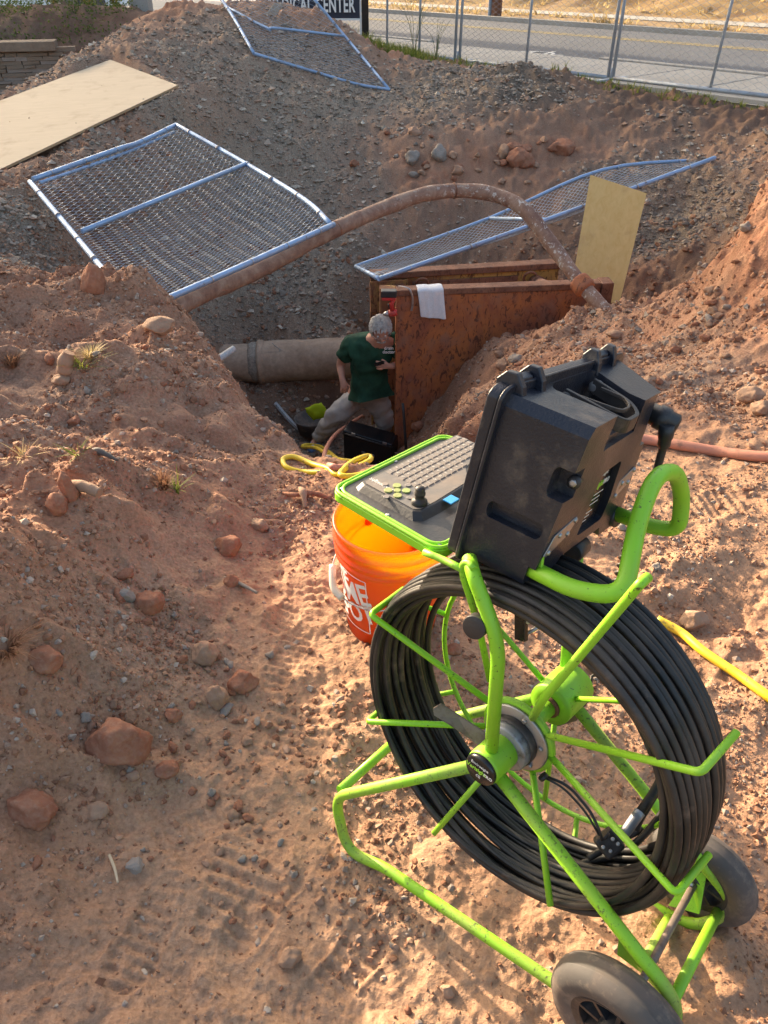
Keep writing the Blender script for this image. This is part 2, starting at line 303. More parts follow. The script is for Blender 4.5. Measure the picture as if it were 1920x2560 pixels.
def relief(x, y):
    """base height, gravel mask, dark mask, loose mask"""
    out = np.zeros((3,)+x.shape)
    wx = x+0.09*fbm(x*2.2, y*2.2, 3, 51); wy = y+0.09*fbm(x*2.2, y*2.2, 3, 61)
    for k in range(_n):
        p = _phi(np.hypot(wx-CPT[k, 0], wy-CPT[k, 1]))
        for j in range(3): out[j] += _S[k, j]*p
    for j in range(3): out[j] += _S[_n, j]+_S[_n+1, j]*wx+_S[_n+2, j]*wy
    z, g, d = out
    # trench between the shoring panels
    inb = sstep(.02, .12, x)*sstep(2.45, 2.3, x)*sstep(6.02, 6.08, y)*sstep(6.95, 6.75, y)
    z = z*(1-inb)+np.minimum(z, -2.35)*inb
    sn = x*.751+y*.66; ws = sstep(10.35, 10.75, sn)*sstep(-4, -2, x-.3*y+4)
    path = np.exp(-(((x-.15)/1.0)**2+((y-1.2)/1.15)**2)**2)          # trodden flat ground round the cart
    path = np.maximum(path, np.exp(-(((x-1.3)/1.2)**2+((y-2.2)/.7)**2)**2)*.9)
    far = sstep(3.2, 7, y); flat = sstep(11.3, 12.4, x*.751+y*.66)*sstep(-.5, 1.0, x)
    rough = (1-.72*path)*(1-.9*flat)
    n1 = fbm(x*1.3, y*1.3, 3, 1); n2 = fbm(x*5, y*5, 4, 11, .55); n3 = fbm(x*21, y*21, 3, 21, .6)
    rid = 1-np.abs(fbm(x*3.1+4, y*3.1, 3, 31))*2
    lb = sstep(-.25, -1.0, x+.0*y)*sstep(4.9, 4.2, y); rdg = np.clip(1-np.abs(fbm(x*1.5+9, y*2.6, 3, 131))*3.2, 0, 1)
    z = z+lb*(.075*rdg+.075*fbm(x*2.4, y*3.4, 5, 135, .6)-.022)
    z = z+rough*(.055*n1+.040*n2+.030*far*n2+.014*np.clip(rid, 0, 1)**2+.012*far*np.clip(rid, 0, 1)**2)+.0105*n3*(1-.5*path)+.006*far*n3
    rb = sstep(1.7, 2.4, x+.25*(y-4))*sstep(1.8, 2.8, y)*sstep(7.5, 6.2, y); z = z+rb*(.10*fbm(x*3.2, y*3.2, 4, 101)+.07*np.clip(1-np.abs(fbm(x*4.2, y*4.2, 3, 105))*3, 0, 1)*1.0+.035*n3)
    lump = np.clip(fbm(x*9, y*9, 2, 71)-.12, 0, 1); z = z+lump*.075*rough
    # crumbs
    z = z+.006*np.clip(fbm(x*45, y*45, 2, 81), 0, 1)*(1-far)
    z = z-.010*path*np.clip(fbm(x*7+3, y*7, 2, 91), 0, 1)
    z = z*(1-ws)+(-.06)*ws
    z = _cap(z, x, y, BOARD, .035)
    for c, h, hl, hw, kind in PRINTS:
        a = (x-c[0])*h[0]+(y-c[1])*h[1]; b = (x-c[0])*h[1]-(y-c[1])*h[0]
        bb = b+.03*np.sin(a*3+c[0]*9) if kind == 'tyre' else b
        if kind == 'tyre':
            m = sstep(hw, hw-.012, np.abs(bb))*sstep(hl, hl-.15, np.abs(a))*np.clip(.5+1.3*fbm(x*4+c[0], y*4, 2, 5), 0, 1)
            patn = np.sin(a*2*PI/.034+np.sign(bb)*np.abs(bb)*55); z = z+m*(.0046*np.clip(patn*1.6, -1, 1)-.0045)
            z = z+.006*np.exp(-((np.abs(bb)-hw)/.014)**2)*sstep(hl, hl-.15, np.abs(a))*np.clip(.2+fbm(x*5, y*5, 2, 6), 0, 1)
        else:
            q = (a/.13)**2+(b/(hw*(1-.18*np.cos(a*30))))**2; m = sstep(1.05, .85, q)
            z = z+m*np.clip(.6+fbm(x*9,y*9,2,7),.1,1)*(-.006+.0028*np.clip(np.sin(a*2*PI/.026)*2, -1, 1))+.0035*np.exp(-((q-1.25)/.22)**2)*np.clip(.5+fbm(x*7,y*7,2,8),0,1)
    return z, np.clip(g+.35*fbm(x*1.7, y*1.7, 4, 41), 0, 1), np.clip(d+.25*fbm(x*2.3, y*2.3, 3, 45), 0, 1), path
def relief1(x, y):
    x = np.atleast_1d(np.asarray(x, float)); y = np.atleast_1d(np.asarray(y, float)); return relief(x, y)[0]
def GZ(x, y): return float(relief1(x, y)[0])
def on_ground(px, py, lift=0.0, lo=0.4, hi=17.0):                     # where the line of sight first meets the ground
    r = ray(px, py); Y = np.geomspace(lo, hi, 700); X = r[0]*Y/r[1]; Z = EYE+r[2]*Y/r[1]
    zz = relief(X, Y)[0]; k = np.argmax(zz > Z)
    if not (zz > Z).any(): k = len(Y)-1
    return np.array([X[k], Y[k], zz[k]+lift])
NY, NX = 920, 690
yy = np.exp(np.linspace(math.log(.15+.6), math.log(17.2+.6), NY))-.6
ss = np.linspace(-1, 1, NX); ss = ss*.9+.1*ss**3
YY, SS = np.meshgrid(yy, ss, indexing='ij'); XX = SS*(.66*YY+.85)
TZ, TG, TD, TP = relief(XX, YY)
def grid_obj(name, X, Y, Z, mat, attrs):
    ny, nx = X.shape; me = bpy.data.meshes.new(name)
    co = np.stack([X, Y, Z], -1).reshape(-1, 3).astype(np.float32)
    i = np.arange(ny*nx).reshape(ny, nx); q = np.stack([i[:-1, :-1], i[:-1, 1:], i[1:, 1:], i[1:, :-1]], -1).reshape(-1, 4)
    me.vertices.add(len(co)); me.vertices.foreach_set('co', co.ravel())
    me.loops.add(q.size); me.loops.foreach_set('vertex_index', q.ravel().astype(np.int32))
    me.polygons.add(len(q)); me.polygons.foreach_set('loop_start', np.arange(0, q.size, 4, dtype=np.int32)); me.polygons.foreach_set('loop_total', np.full(len(q), 4, np.int32))
    me.polygons.foreach_set('use_smooth', np.ones(len(q), bool)); me.update(calc_edges=True)
    for k, a in attrs.items():
        t = me.attributes.new(k, 'FLOAT', 'POINT'); t.data.foreach_set('value', a.ravel().astype(np.float32))
    o = bpy.data.objects.new(name, me); C.objects.link(o); me.materials.append(mat); return o
# soil material
m, n, l, b = principled('soil', (.3, .18, .12), .95, spec=.15)
gp = geoc(n)
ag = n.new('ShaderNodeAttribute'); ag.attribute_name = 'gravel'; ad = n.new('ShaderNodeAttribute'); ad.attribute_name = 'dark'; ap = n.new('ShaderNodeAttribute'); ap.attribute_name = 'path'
t1 = nz(n, l, 2.3, 8, .68, gp, .5); t2 = nz(n, l, 14, 6, .7, gp, .3); t3 = nz(n, l, 90, 4, .7, gp)
red = ramp(n, l, t1.outputs[0], [(.30, (.26, .095, .055)), (.46, (.30, .135, .082)), (.58, (.34, .185, .122)), (.72, (.23, .100, .062))])
red2 = mixc(n, l, ramp(n, l, t2.outputs[0], [(.35, 0), (.65, 1)]).outputs[0], red.outputs[0], (.34, .185, .115)); 
sand = mixc(n, l, ramp(n, l, t2.outputs[0], [(.3, 0), (.7, 1)]).outputs[0], (.43, .265, .165), (.35, .195, .118))
c1 = mixc(n, l, ap.outputs['Fac'], red2, sand)
gr = ramp(n, l, t3.outputs[0], [(.3, (.18, .135, .10)), (.5, (.28, .22, .165)), (.7, (.38, .31, .24))])
c2 = mixc(n, l, ag.outputs['Fac'], c1, gr.outputs[0])
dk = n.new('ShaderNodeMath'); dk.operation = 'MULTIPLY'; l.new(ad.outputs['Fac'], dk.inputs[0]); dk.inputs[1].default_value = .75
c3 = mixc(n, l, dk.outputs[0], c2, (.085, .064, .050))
sp_ = ramp(n, l, t3.outputs[0], [(.32, .80), (.62, 1.12)]); c4 = mixc(n, l, 1.0, c3, sp_.outputs[0], 'MULTIPLY')
l.new(c4, b.inputs['Base Color'])
b1 = bump(n, l, t3.outputs[0], b, .55, .010); vv = n.new('ShaderNodeTexVoronoi'); vv.inputs['Scale'].default_value = 70; l.new(gp, vv.inputs['Vector'])
bump(n, l, vv.outputs['Distance'], b, .35, .006, b1); M['soil'] = m
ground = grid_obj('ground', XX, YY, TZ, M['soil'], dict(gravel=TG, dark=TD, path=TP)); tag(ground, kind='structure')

# rock materials (several intrinsic stone colours)
def rockmat(name, a, b_, sc=9):
    m, n, l, b = principled(name, a, .9, spec=.2); c = objc(n); gi = n.new('ShaderNodeObjectInfo')
    t = nz(n, l, sc, 6, .65, c, .3); r = ramp(n, l, t.outputs[0], [(.32, a), (.66, b_)])
    t2 = nz(n, l, sc*9, 4, .7, c); o = mixc(n, l, ramp(n, l, t2.outputs[0], [(.45, 0), (.75, .5)]).outputs[0], r.outputs[0], (.36, .24, .17))
    l.new(o, b.inputs['Base Color']); bump(n, l, t2.outputs[0], b, .5, .006); M[name] = m
rockmat('rock_red', (.23, .085, .05), (.34, .165, .10)); rockmat('rock_tan', (.36, .24, .165), (.27, .155, .10)); rockmat('rock_grey', (.22, .195, .175), (.33, .29, .25)); rockmat('rock_dusty', (.36, .20, .13), (.40, .26, .18))
def chipmat(name, stops):
    m, n, l, b = principled(name, (.3, .3, .3), .9, spec=.2)
    a = n.new('ShaderNodeAttribute'); a.attribute_name = 'tone'; r = ramp(n, l, a.outputs['Fac'], stops); r.color_ramp.interpolation = 'LINEAR'
    t = nz(n, l, 60, 3, .6, geoc(n)); o = mixc(n, l, 1.0, r.outputs[0], ramp(n, l, t.outputs[0], [(.3, .75), (.7, 1.2)]).outputs[0], 'MULTIPLY')
    l.new(o, b.inputs['Base Color']); M[name] = m
chipmat('gravel_chips', [(0, (.17, .14, .115)), (.35, (.27, .225, .185)), (.6, (.33, .27, .21)), (.8, (.29, .18, .13)), (1, (.50, .44, .36))])
chipmat('soil_crumbs', [(0, (.20, .095, .058)), (.4, (.31, .165, .10)), (.8, (.38, .225, .145)), (.92, (.30, .24, .20)), (1, (.44, .36, .29))])
OCT_V = np.array([(1,0,0),(-1,0,0),(0,1,0),(0,-1,0),(0,0,1),(0,0,-1)], float); OCT_F = np.array([(0,2,4),(2,1,4),(1,3,4),(3,0,4),(2,0,5),(1,2,5),(3,1,5),(0,3,5)])
_g = (1+5**.5)/2; ICO_V = np.array([(-1,_g,0),(1,_g,0),(-1,-_g,0),(1,-_g,0),(0,-1,_g),(0,1,_g),(0,-1,-_g),(0,1,-_g),(_g,0,-1),(_g,0,1),(-_g,0,-1),(-_g,0,1)])/1.9
ICO_F = np.array([(0,11,5),(0,5,1),(0,1,7),(0,7,10),(0,10,11),(1,5,9),(5,11,4),(11,10,2),(10,7,6),(7,1,8),(3,9,4),(3,4,2),(3,2,6),(3,6,8),(3,8,9),(4,9,5),(2,4,11),(6,2,10),(8,6,7),(9,8,1)])
def scatter(name, pos, size, bv, bf, mat, flat=.55, smooth=False):
    N = len(pos); nv = len(bv); v = bv[None]+RNG.uniform(-.28, .28, (N, nv, 3))
    sc = np.stack([RNG.uniform(.7, 1.35, N), RNG.uniform(.6, 1.1, N), RNG.uniform(flat*.6, flat*1.4, N)], 1)*size[:, None]
    v = v*sc[:, None, :]; a = RNG.uniform(0, 2*PI, N); tx = RNG.uniform(-.6, .6, N)
    ca, sa = np.cos(a), np.sin(a); ct, st = np.cos(tx), np.sin(tx)
    y = v[..., 1]*ct[:, None]-v[..., 2]*st[:, None]; z = v[..., 1]*st[:, None]+v[..., 2]*ct[:, None]; x = v[..., 0]
    v = np.stack([x*ca[:, None]-y*sa[:, None], x*sa[:, None]+y*ca[:, None], z], -1)+pos[:, None, :]
    f = (bf[None]+(np.arange(N)*nv)[:, None, None]).reshape(-1, 3)
    me = bpy.data.meshes.new(name); me.vertices.add(N*nv); me.vertices.foreach_set('co', v.reshape(-1).astype(np.float32))
    me.loops.add(f.size); me.loops.foreach_set('vertex_index', f.ravel().astype(np.int32))
    me.polygons.add(len(f)); me.polygons.foreach_set('loop_start', np.arange(0, f.size, 3, dtype=np.int32)); me.polygons.foreach_set('loop_total', np.full(len(f), 3, np.int32))
    me.polygons.foreach_set('use_smooth', np.full(len(f), smooth)); me.update(calc_edges=True)
    t = me.attributes.new('tone', 'FLOAT', 'POINT'); t.data.foreach_set('value', np.repeat(RNG.uniform(0, 1, N), nv).astype(np.float32))
    o = bpy.data.objects.new(name, me); C.objects.link(o); me.materials.append(mat); tag(o, kind='stuff'); return o
def sample(N, y0, y1):
    y = np.exp(RNG.uniform(math.log(y0+.6), math.log(y1+.6), N))-.6; s = RNG.uniform(-1, 1, N); x = s*(.60*y+.5); return x, y
# gravel on the far slopes
x, y = sample(260000, 4.2, 15); z, g, d, p = relief(x, y)
keep = (RNG.uniform(0, 1, len(x)) < np.clip((g-.25)*1.15, .0, 1)) & ~((x > -.02) & (x < 2.35) & (y > 5.85) & (y < 6.95)) & (x*.751+y*.66 < 10.9)
x, y, z = x[keep][:85000], y[keep][:85000], z[keep][:85000]
sz = np.minimum(RNG.lognormal(math.log(.0115), .60, len(x)), .045)*(.75+.035*y)
scatter('gravel', np.stack([x, y, z+sz*.1], 1), sz, OCT_V, OCT_F, M['gravel_chips'])['label'] = 'loose grey crushed gravel covering the pit slopes and piles'
# crumbs of soil and pebbles everywhere near
x, y = sample(34000, .35, 8.5); z, g, d, p = relief(x, y)
cl = fbm(x*2.4, y*2.4, 3, 5)
keep = RNG.uniform(0, 1, len(x)) < np.clip(.60+1.5*cl-.85*p, .03, 1); x, y, z = x[keep], y[keep], z[keep]
sz = RNG.lognormal(math.log(.0052), .55, len(x))*(.65+.42*y); sz = np.minimum(sz, .0065*(1+.55*y))
scatter('pebbles', np.stack([x, y, z], 1), sz, ICO_V, ICO_F, M['soil_crumbs'], .8)['label'] = 'pebbles and soil crumbs strewn over the red dirt'

x, y = sample(150000, .35, 7.5); z, g, d, p = relief(x, y); cl = fbm(x*3.4, y*3.4, 3, 55)
keep = RNG.uniform(0, 1, len(x)) < np.clip(.62+1.6*cl-.62*p, .06, 1); x, y, z = x[keep][:95000], y[keep][:95000], z[keep][:95000]
sz = np.minimum(RNG.lognormal(math.log(.0027), .45, len(x))*(.65+.5*y), .012)
scatter('soil_crumbs', np.stack([x, y, z+sz*.15], 1), sz, OCT_V, OCT_F, M['soil_crumbs'], .8)['label'] = 'fine crumbs of dug red soil covering the banks and path'
# individual rocks
def rock_mesh(name, seed, sx, sy, sz, sub=4, rough=.15, lo_=.66):
    bm = bmesh.new(); bmesh.ops.create_icosphere(bm, subdivisions=sub, radius=1)
    o = Vector((seed*7.13, seed*3.7, seed*1.9))
    planes = [(Vector((random.uniform(-1, 1), random.uniform(-1, 1), random.uniform(-.6, 1))).normalized(), random.uniform(lo_, lo_+.22)) for _ in range(9)]
    for v in bm.verts:
        p = v.co.copy()
        for q, dd in planes:
            e = p.dot(q)-dd
            if e > 0: p -= q*e*.93
        k = 1+rough*noise.fractal(p*1.6+o, .8, 2.1, 5)+.05*noise.noise(p*7+o)+.03*noise.noise(p*15+o)
        v.co = Vector((p.x*k*sx, p.y*k*sy, p.z*k*sz))
    me = bpy.data.meshes.new(name); bm.to_mesh(me); bm.free()
    for p in me.polygons: p.use_smooth = True
    return me
ROCKS = [ # px, py centre, width px, height ratio, material, label
(285,1860,160,.78,'rock_red','largest rounded red boulder sitting on the dirt left of the reel cart'),
(512,1632,74,.85,'rock_tan','smooth tan cobble at the shadow edge left of the orange bucket'),
(570,1368,76,.66,'rock_red','smooth oval red cobble lying left of the orange bucket, farther up the path'),
(72,2030,130,.62,'rock_red','lumpy red rock at the left edge, lower left of the biggest boulder'),
(545,1745,62,1.1,'rock_tan','pointed clod of dried mud standing beside a wider clod'),
(607,1712,78,.62,'rock_red','wide dark clod of dirt right behind the pointed clod'),
(372,1510,80,.8,'rock_red','half buried red rock on the left bank among small cobbles'),
(318,1492,40,1.1,'rock_grey','dark grey cobble leaning against the half buried red rock'),
(232,708,62,1.35,'rock_red','upright slab of red rock standing at the corner of the lying fence panel'),
(397,822,84,.42,'rock_tan','tan rock sticking out of the bank edge under the fence panel corner'),
(148,1268,62,.95,'rock_red','squat red clod on the left bank with a taller clod standing behind it'),
(172,1216,46,1.75,'rock_red','tall narrow red clod standing upright on the left bank'),
(1735,1555,74,.62,'rock_tan','tan rock on the ground right of the big cable reel'),
(1483,1668,70,.6,'rock_tan','pale rock seen behind the reel, beside the coiled cord'),
(1137,1628,44,.66,'rock_red','small rock in the shadow of the orange bucket, seen through the reel'),
(1292,398,64,.75,'rock_red','round red rock bedded in the far pit wall, left of the flat faced block'),
(1309,408,60,.7,'rock_red','flat faced block of red stone in the far pit wall below two others'),
(1281,374,46,.6,'rock_red','upper left stone of the cluster in the far pit wall'),
(1312,379,40,.6,'rock_red','upper right stone of the cluster in the far pit wall'),
(1410,372,60,.7,'rock_red','broad red stone in the far pit wall right of the cluster'),
(1258,916,40,.75,'rock_tan','tan rounded rock on the dirt beside the shoring panel'),
(1290,898,38,.6,'rock_grey','flat grey rock just above the tan rounded rock by the shoring panel'),
(1048,1074,38,.8,'rock_red','dark rock at the foot of the shoring panel near the black rod'),
(1880,990,66,.55,'rock_tan','tan wedge of rock at the right edge below the bank'),
(1908,1022,60,.6,'rock_tan','reddish rock at the right edge just below the tan wedge'),
(1540,838,50,.4,'rock_tan','flat pale stone on the mound behind the black case'),
(240,2030,58,.5,'rock_tan','flat pale brown stone right of the lumpy red rock'),
(338,2165,46,.8,'rock_grey','angular blue grey stone low on the left, in the shade'),
(725,2395,60,.85,'rock_tan','knobbly pale rock in the sunlight near the bottom, left of the cart wheel'),
(415,1925,60,.7,'rock_red','red cobble at the foot of the biggest boulder'),
(335,1950,34,.9,'rock_tan','small round cobble touching the biggest boulder from below'),
(575,1440,1,1,'',''),
(185,1055,34,.9,'rock_red','round red cobble on the face of the left bank'),
(578,1455,40,.75,'rock_red','small red cobble below the smooth oval one'),
(1120,2480,40,.8,'rock_tan','small pale stone under the frame rail of the cart'),
(650,1315,46,.7,'rock_tan','small stone between the oval cobble and the bucket'),
(110,1795,1,1,'',''),
(470,590,1,1,'',''),
(430,1790,48,.7,'rock_red','brown stone on the slope above the biggest boulder'),
(110,1660,100,.55,'rock_red','long brown stone lodged in the left bank face above the boulder'),
(155,950,54,.5,'rock_tan','pale tan stone bedded at the top of the left bank'),
]
for i, (px, py, w, hr, mt, lab) in enumerate(ROCKS):
    if w < 2: continue
    q = on_ground(px, py+w*hr*.33); dd = (q[1]*cp+(EYE-q[2])*sp); r = w/2/FOC*dd
    me = rock_mesh('rock', i+1, r*1.02, r*.85, r*hr*1.12); me.materials.append(M[mt])
    o = bpy.data.objects.new('rock', me); C.objects.link(o); o.location = (q[0], q[1]+r*.35, q[2]+r*hr*.42)
    o.rotation_euler = (random.uniform(-.15, .15), random.uniform(-.15, .15), random.uniform(-.4, .4)); tag(o, lab, 'rock')
base = [rock_mesh('loose_stone', 60+i, 1, random.uniform(.7, .95), random.uniform(.5, .8), 3, .3, .56) for i in range(14)]
for i, me in enumerate(base): me.materials.append(M[['rock_red', 'rock_tan', 'rock_dusty', 'rock_grey', 'rock_red'][i % 5]])
cnt = 0
ZL = {560: ('at the shadow edge left of the cart', 'stones at the foot of the left bank'), 250: ('on the shaded left bank', 'stones on the left bank'), 350: ('in the hollow of the left bank', 'cobbles in the hollow of the left bank'), 450: ('between the tan cobble and the red boulder', 'stones between the cobble and the boulder'),
 1500: ('on the slope behind the black case', 'stones on the slope behind the case'), 800: ('on the ground left of the near cart wheel', 'stones near the cart wheel'), 1650: ('on the trodden ground right of the reel', 'stones right of the reel'),
 1190: ('bedded in the far wall of the pit', 'stones in the far pit wall'), 1780: ('on the face of the right bank', 'stones on the right bank')}
zones = [(560,1900,120,330,60),(250,1950,240,300,28),(350,1480,200,120,28),(450,1650,160,200,36),(1500,1000,260,140,18),(250,950,260,120,16),(800,2300,350,220,24),(1650,1500,260,350,18),(1190,395,330,90,40),(1780,800,160,150,22)]
for cx, cy, rx, ry, num in zones:
    for k in range(num):
        px = cx+random.gauss(0, rx*.5); py = cy+random.gauss(0, ry*.5)
        if not (5 < px < 1915 and 300 < py < 2550): continue
        q = on_ground(px, py); dd = q[1]*cp+(EYE-q[2])*sp
        r = min(max(random.lognormvariate(math.log(9.5 if cx != 1190 else 12), .38), 6), 24)/FOC*dd
        o = bpy.data.objects.new('loose_stone', random.choice(base)); C.objects.link(o); o.location = (q[0], q[1], q[2]+r*.25); o.scale = (r, r, r*random.uniform(.8, 1.15))
        o.rotation_euler = (random.uniform(-.4, .4), random.uniform(-.4, .4), random.uniform(0, 6.28))
        nmc = o.data.materials[0].name.split('_')[1]; tag(o, 'small loose %s stone %s' % (nmc, ZL[cx][0]), 'stone', ZL[cx][1]); cnt += 1
#OBJECTS
# ================================================================== street beyond the fence
EN, NN = V(.66, -.751, 0), V(.751, .66, 0)
def ST(s, n_, z): return EN*s+NN*n_+V(0, 0, z)
def surfmat(name, a, b_, sc, rough=.9, sc2=90, bs=.3, cracks=0, extra=None):
    m, n, l, b = principled(name, a, rough, spec=.3); c = geoc(n)
    t = nz(n, l, sc, 5, .6, c); o = ramp(n, l, t.outputs[0], [(.3, a), (.7, b_)]).outputs[0]
    t2 = nz(n, l, sc2, 3, .7, c); o = mixc(n, l, 1.0, o, ramp(n, l, t2.outputs[0], [(.3, .82), (.7, 1.15)]).outputs[0], 'MULTIPLY')
    l.new(o, b.inputs['Base Color']); bump(n, l, t2.outputs[0], b, bs, .005); M[name] = m; return m
surfmat('asphalt', (.060, .066, .080), (.085, .092, .108), .35, .8); surfmat('concrete', (.28, .265, .24), (.37, .35, .32), .7, .85)
surfmat('dry_grass_ground', (.17, .10, .05), (.33, .22, .09), 1.3, .95, 9, 1.0); surfmat('road_paint_yellow', (.40, .30, .10), (.22, .18, .09), 3); surfmat('road_paint_white', (.70, .70, .68), (.55, .55, .54), 3)
def strip(mb, s0, s1, n0, n1, z0, z1, k=12):
    v = []; f = []
    for i in range(k+1):
        s = s0+(s1-s0)*i/k; v += [ST(s, n0, z0), ST(s, n1, z1)]
        if i: j = 2*i; f.append((j-2, j, j+1, j-1))
    mb.add(v, f, False); return mb
big = MB()
for p in ([(-150, -60), (-.80, -60), (-.80, .2), (-12.0, 17.1), (-12.0, 200), (-150, 200)], [(150, -60), (150, 200), (12.0, 200), (12.0, 17.1), (.80, .2), (.80, -60)], [(-.80, -60), (.80, -60), (.80, .2), (-.80, .2)], [(-12, 17.1), (12, 17.1), (12, 200), (-12, 200)]): big.add([V(x, y, -.09) for x, y in p], [tuple(range(len(p)))[::-1]], False)
tag(big.build('terrain', M['dry_grass_ground']), kind='structure')
rd = MB(); strip(rd, -70, 20, 12.6, 17.0, .03, .09, 30); strip(rd, -70, 20, 17.0, 19.6, .09, .04, 30); road = rd.build('road', M['asphalt']); tag(road, kind='structure')
ln = MB(); strip(ln, -70, 20, 16.82, 16.93, .094, .0955, 30); strip(ln, -70, 20, 17.08, 17.19, .094, .092, 30); tag(ln.build('centre_line', M['road_paint_yellow'], road), None)
sw = MB(); 
side = None
m_ = MB(); strip(m_, -70, 20, 10.45, 12.85, .09, .09, 4); side = m_.build('pavement', M['concrete']); tag(side, kind='structure')
for i in range(26):
    s0 = -26+i*1.25
    h = MB(); j = random.uniform(-.004, .004); a = ST(s0+.012, 10.5, .0); e = ST(s0+1.238, 10.5, 0); g_ = ST(s0+1.238, 12.78, 0); w_ = ST(s0+.012, 12.78, 0); up = V(0, 0, .145+j)
    h.hexa([a, e, g_, w_, a+up, e+up, g_+up, w_+up]); h.build('slab', M['concrete'], side, bevel=.006)
kb = MB()
for s0, s1 in ((-70, -13.2), (-9.0, 20)):
    a, e, g_, w_ = ST(s0, 12.8, .0), ST(s1, 12.8, 0), ST(s1, 12.98, 0), ST(s0, 12.98, 0); up = V(0, 0, .17); kb.hexa([a, e, g_, w_, a+up, e+up, g_+up, w_+up])
kerb = kb.build('kerb', M['concrete'], bevel=.012); tag(kerb, kind='structure')
ap = MB(); strip(ap, -13.2, -9.0, 12.8, 13.5, .12, .045, 3); tag(ap.build('driveway_apron', M['concrete']), kind='structure')
fk = MB(); a, e, g_, w_ = ST(-70, 19.6, 0), ST(20, 19.6, 0), ST(20, 19.8, 0), ST(-70, 19.8, 0); up = V(0, 0, .15); fk.hexa([a, e, g_, w_, a+up, e+up, g_+up, w_+up]); tag(fk.build('far_kerb', M['concrete']), kind='structure')
vg = MB(); strip(vg, -70, 20, 19.8, 21.3, .13, .16, 30); tag(vg.build('verge', M['dry_grass_ground']), kind='structure')
fp = MB(); strip(fp, -70, 20, 21.3, 22.5, .175, .18, 30); tag(fp.build('far_pavement', M['concrete']), kind='structure')
# grassy bank rising beyond
ss_ = np.linspace(-75, 22, 240); nn_ = np.linspace(22.5, 42, 70); S2, N2 = np.meshgrid(ss_, nn_)
Z2 = .17+(N2-22.5)*.30*np.clip((N2-22.5)/3, 0, 1)+.45*fbm(S2*.5, N2*.5, 4, 3)*np.clip((N2-22.5)/2, 0, 1)+.16*fbm(S2*3, N2*3, 4, 4)*np.clip((N2-22.5), 0, 1)
bank = grid_obj('grassy_bank', S2*EN[0]+N2*NN[0], S2*EN[1]+N2*NN[1], Z2, M['dry_grass_ground'], {}); tag(bank, kind='structure')
# painted survey marks on the asphalt (rings and strokes)
for cx, cy, rr in ((1700, 184, .30), (1325, 133, .45)):
    q = PZ(cx, cy, .055); mk = MB(); pts = [q+V(math.cos(a)*rr, math.sin(a)*rr*.8, .0) for a in np.linspace(0, 6.2, 30)]
    for i in range(len(pts)-1):
        d = nrm(pts[i+1]-pts[i]); w_ = V(-d[1], d[0], 0)*.035; mk.add([pts[i]-w_, pts[i+1]-w_, pts[i+1]+w_, pts[i]+w_], [(0, 1, 2, 3)], False)
    for k in range(4):
        a = random.uniform(0, 3); d = V(math.cos(a), math.sin(a), 0); o_ = q+V(random.uniform(-.4, .4), random.uniform(-.3, .3), .003*k+.001); w_ = V(-d[1], d[0], 0)*.03; mk.add([o_-d*.35-w_, o_+d*.35-w_, o_+d*.35+w_, o_-d*.35+w_], [(0, 1, 2, 3)], False)
    mk.build('survey_mark', M['road_paint_white'], road)

# ================================================================== chain link panels
def chain(S, wu, wv, p=.056, r=.0017, seg=3):
    """S(u,v) in 0..1 -> 3D; zigzag wires woven over the surface"""
    mb = MB(); ku = max(2, int(round(wu/p))); kv = max(4, int(round(wv/p*2)))
    u = []; 
    for k in range(ku):
        pts = []
        for j in range(kv+1):
            hi = (j+k) % 2; uu = (k+hi)/ku; vv_ = j/kv; pts.append(S(uu*.985+.0075, vv_)+V(0, 0, (.002 if (j % 2) else -.002)))
        pts = np.array(pts); out = []
        for i in range(len(pts)-1): out += [pts[i]*.93+pts[i+1]*.07, pts[i]*.07+pts[i+1]*.93]
        mb.tube(np.array(out), r, seg, caps=False)
    return mb
def at(curve, t):
    curve = np.asarray(curve); d = np.r_[0, np.cumsum(np.linalg.norm(np.diff(curve, axis=0), axis=1))]; x = t*d[-1]
    i = min(max(np.searchsorted(d, x)-1, 0), len(curve)-2); f = (x-d[i])/(d[i+1]-d[i]+1e-9); return curve[i]*(1-f)+curve[i+1]*f
def ties(mb, curve, k, r=.026):
    for i in range(k):
        t = (i+.5)/k; q = at(curve, t); d = nrm(at(curve, min(1, t+.01))-at(curve, max(0, t-.01)))
        mb.tube([q-d*.004, q+d*.004], r, 8)
def panel(label, L, R, T, B, mids, sag, wr=.0019, name='chain_link_fence', wob=.02, r=.0195, p=.056, group='chain link fence panels dropped round the pit', extra=None):
    L, R, T, B = map(np.asarray, (L, R, T, B)); root = thing(name, B[0], label, 'fence panel', group)
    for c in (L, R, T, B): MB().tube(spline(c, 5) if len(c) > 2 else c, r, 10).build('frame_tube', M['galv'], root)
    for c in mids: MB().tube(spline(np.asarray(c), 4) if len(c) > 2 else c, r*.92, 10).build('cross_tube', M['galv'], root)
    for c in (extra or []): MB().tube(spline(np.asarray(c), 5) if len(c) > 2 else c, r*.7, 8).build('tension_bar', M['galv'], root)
    wu = np.linalg.norm(at(B, 1)-at(B, 0)); wv = np.linalg.norm(at(L, 1)-at(L, 0))
    def S(u, v):
        q = at(L, v)*(1-u)+at(R, v)*u
        return q+V(0, 0, -sag*math.sin(PI*u)*math.sin(PI*v)-wob*abs(noise.noise(Vector((u*4, v*4, sag*50))))*math.sin(PI*min(1, max(0, u))))
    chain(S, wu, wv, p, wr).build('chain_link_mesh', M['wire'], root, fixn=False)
    tm = MB(); 
    for c, k in ((L, 6), (R, 6), (T, 5), (B, 5)): ties(tm, c, k, r*1.2)
    tm.build('tie_wires', M['steel'], root, fixn=False)['kind'] = 'stuff'
    return root
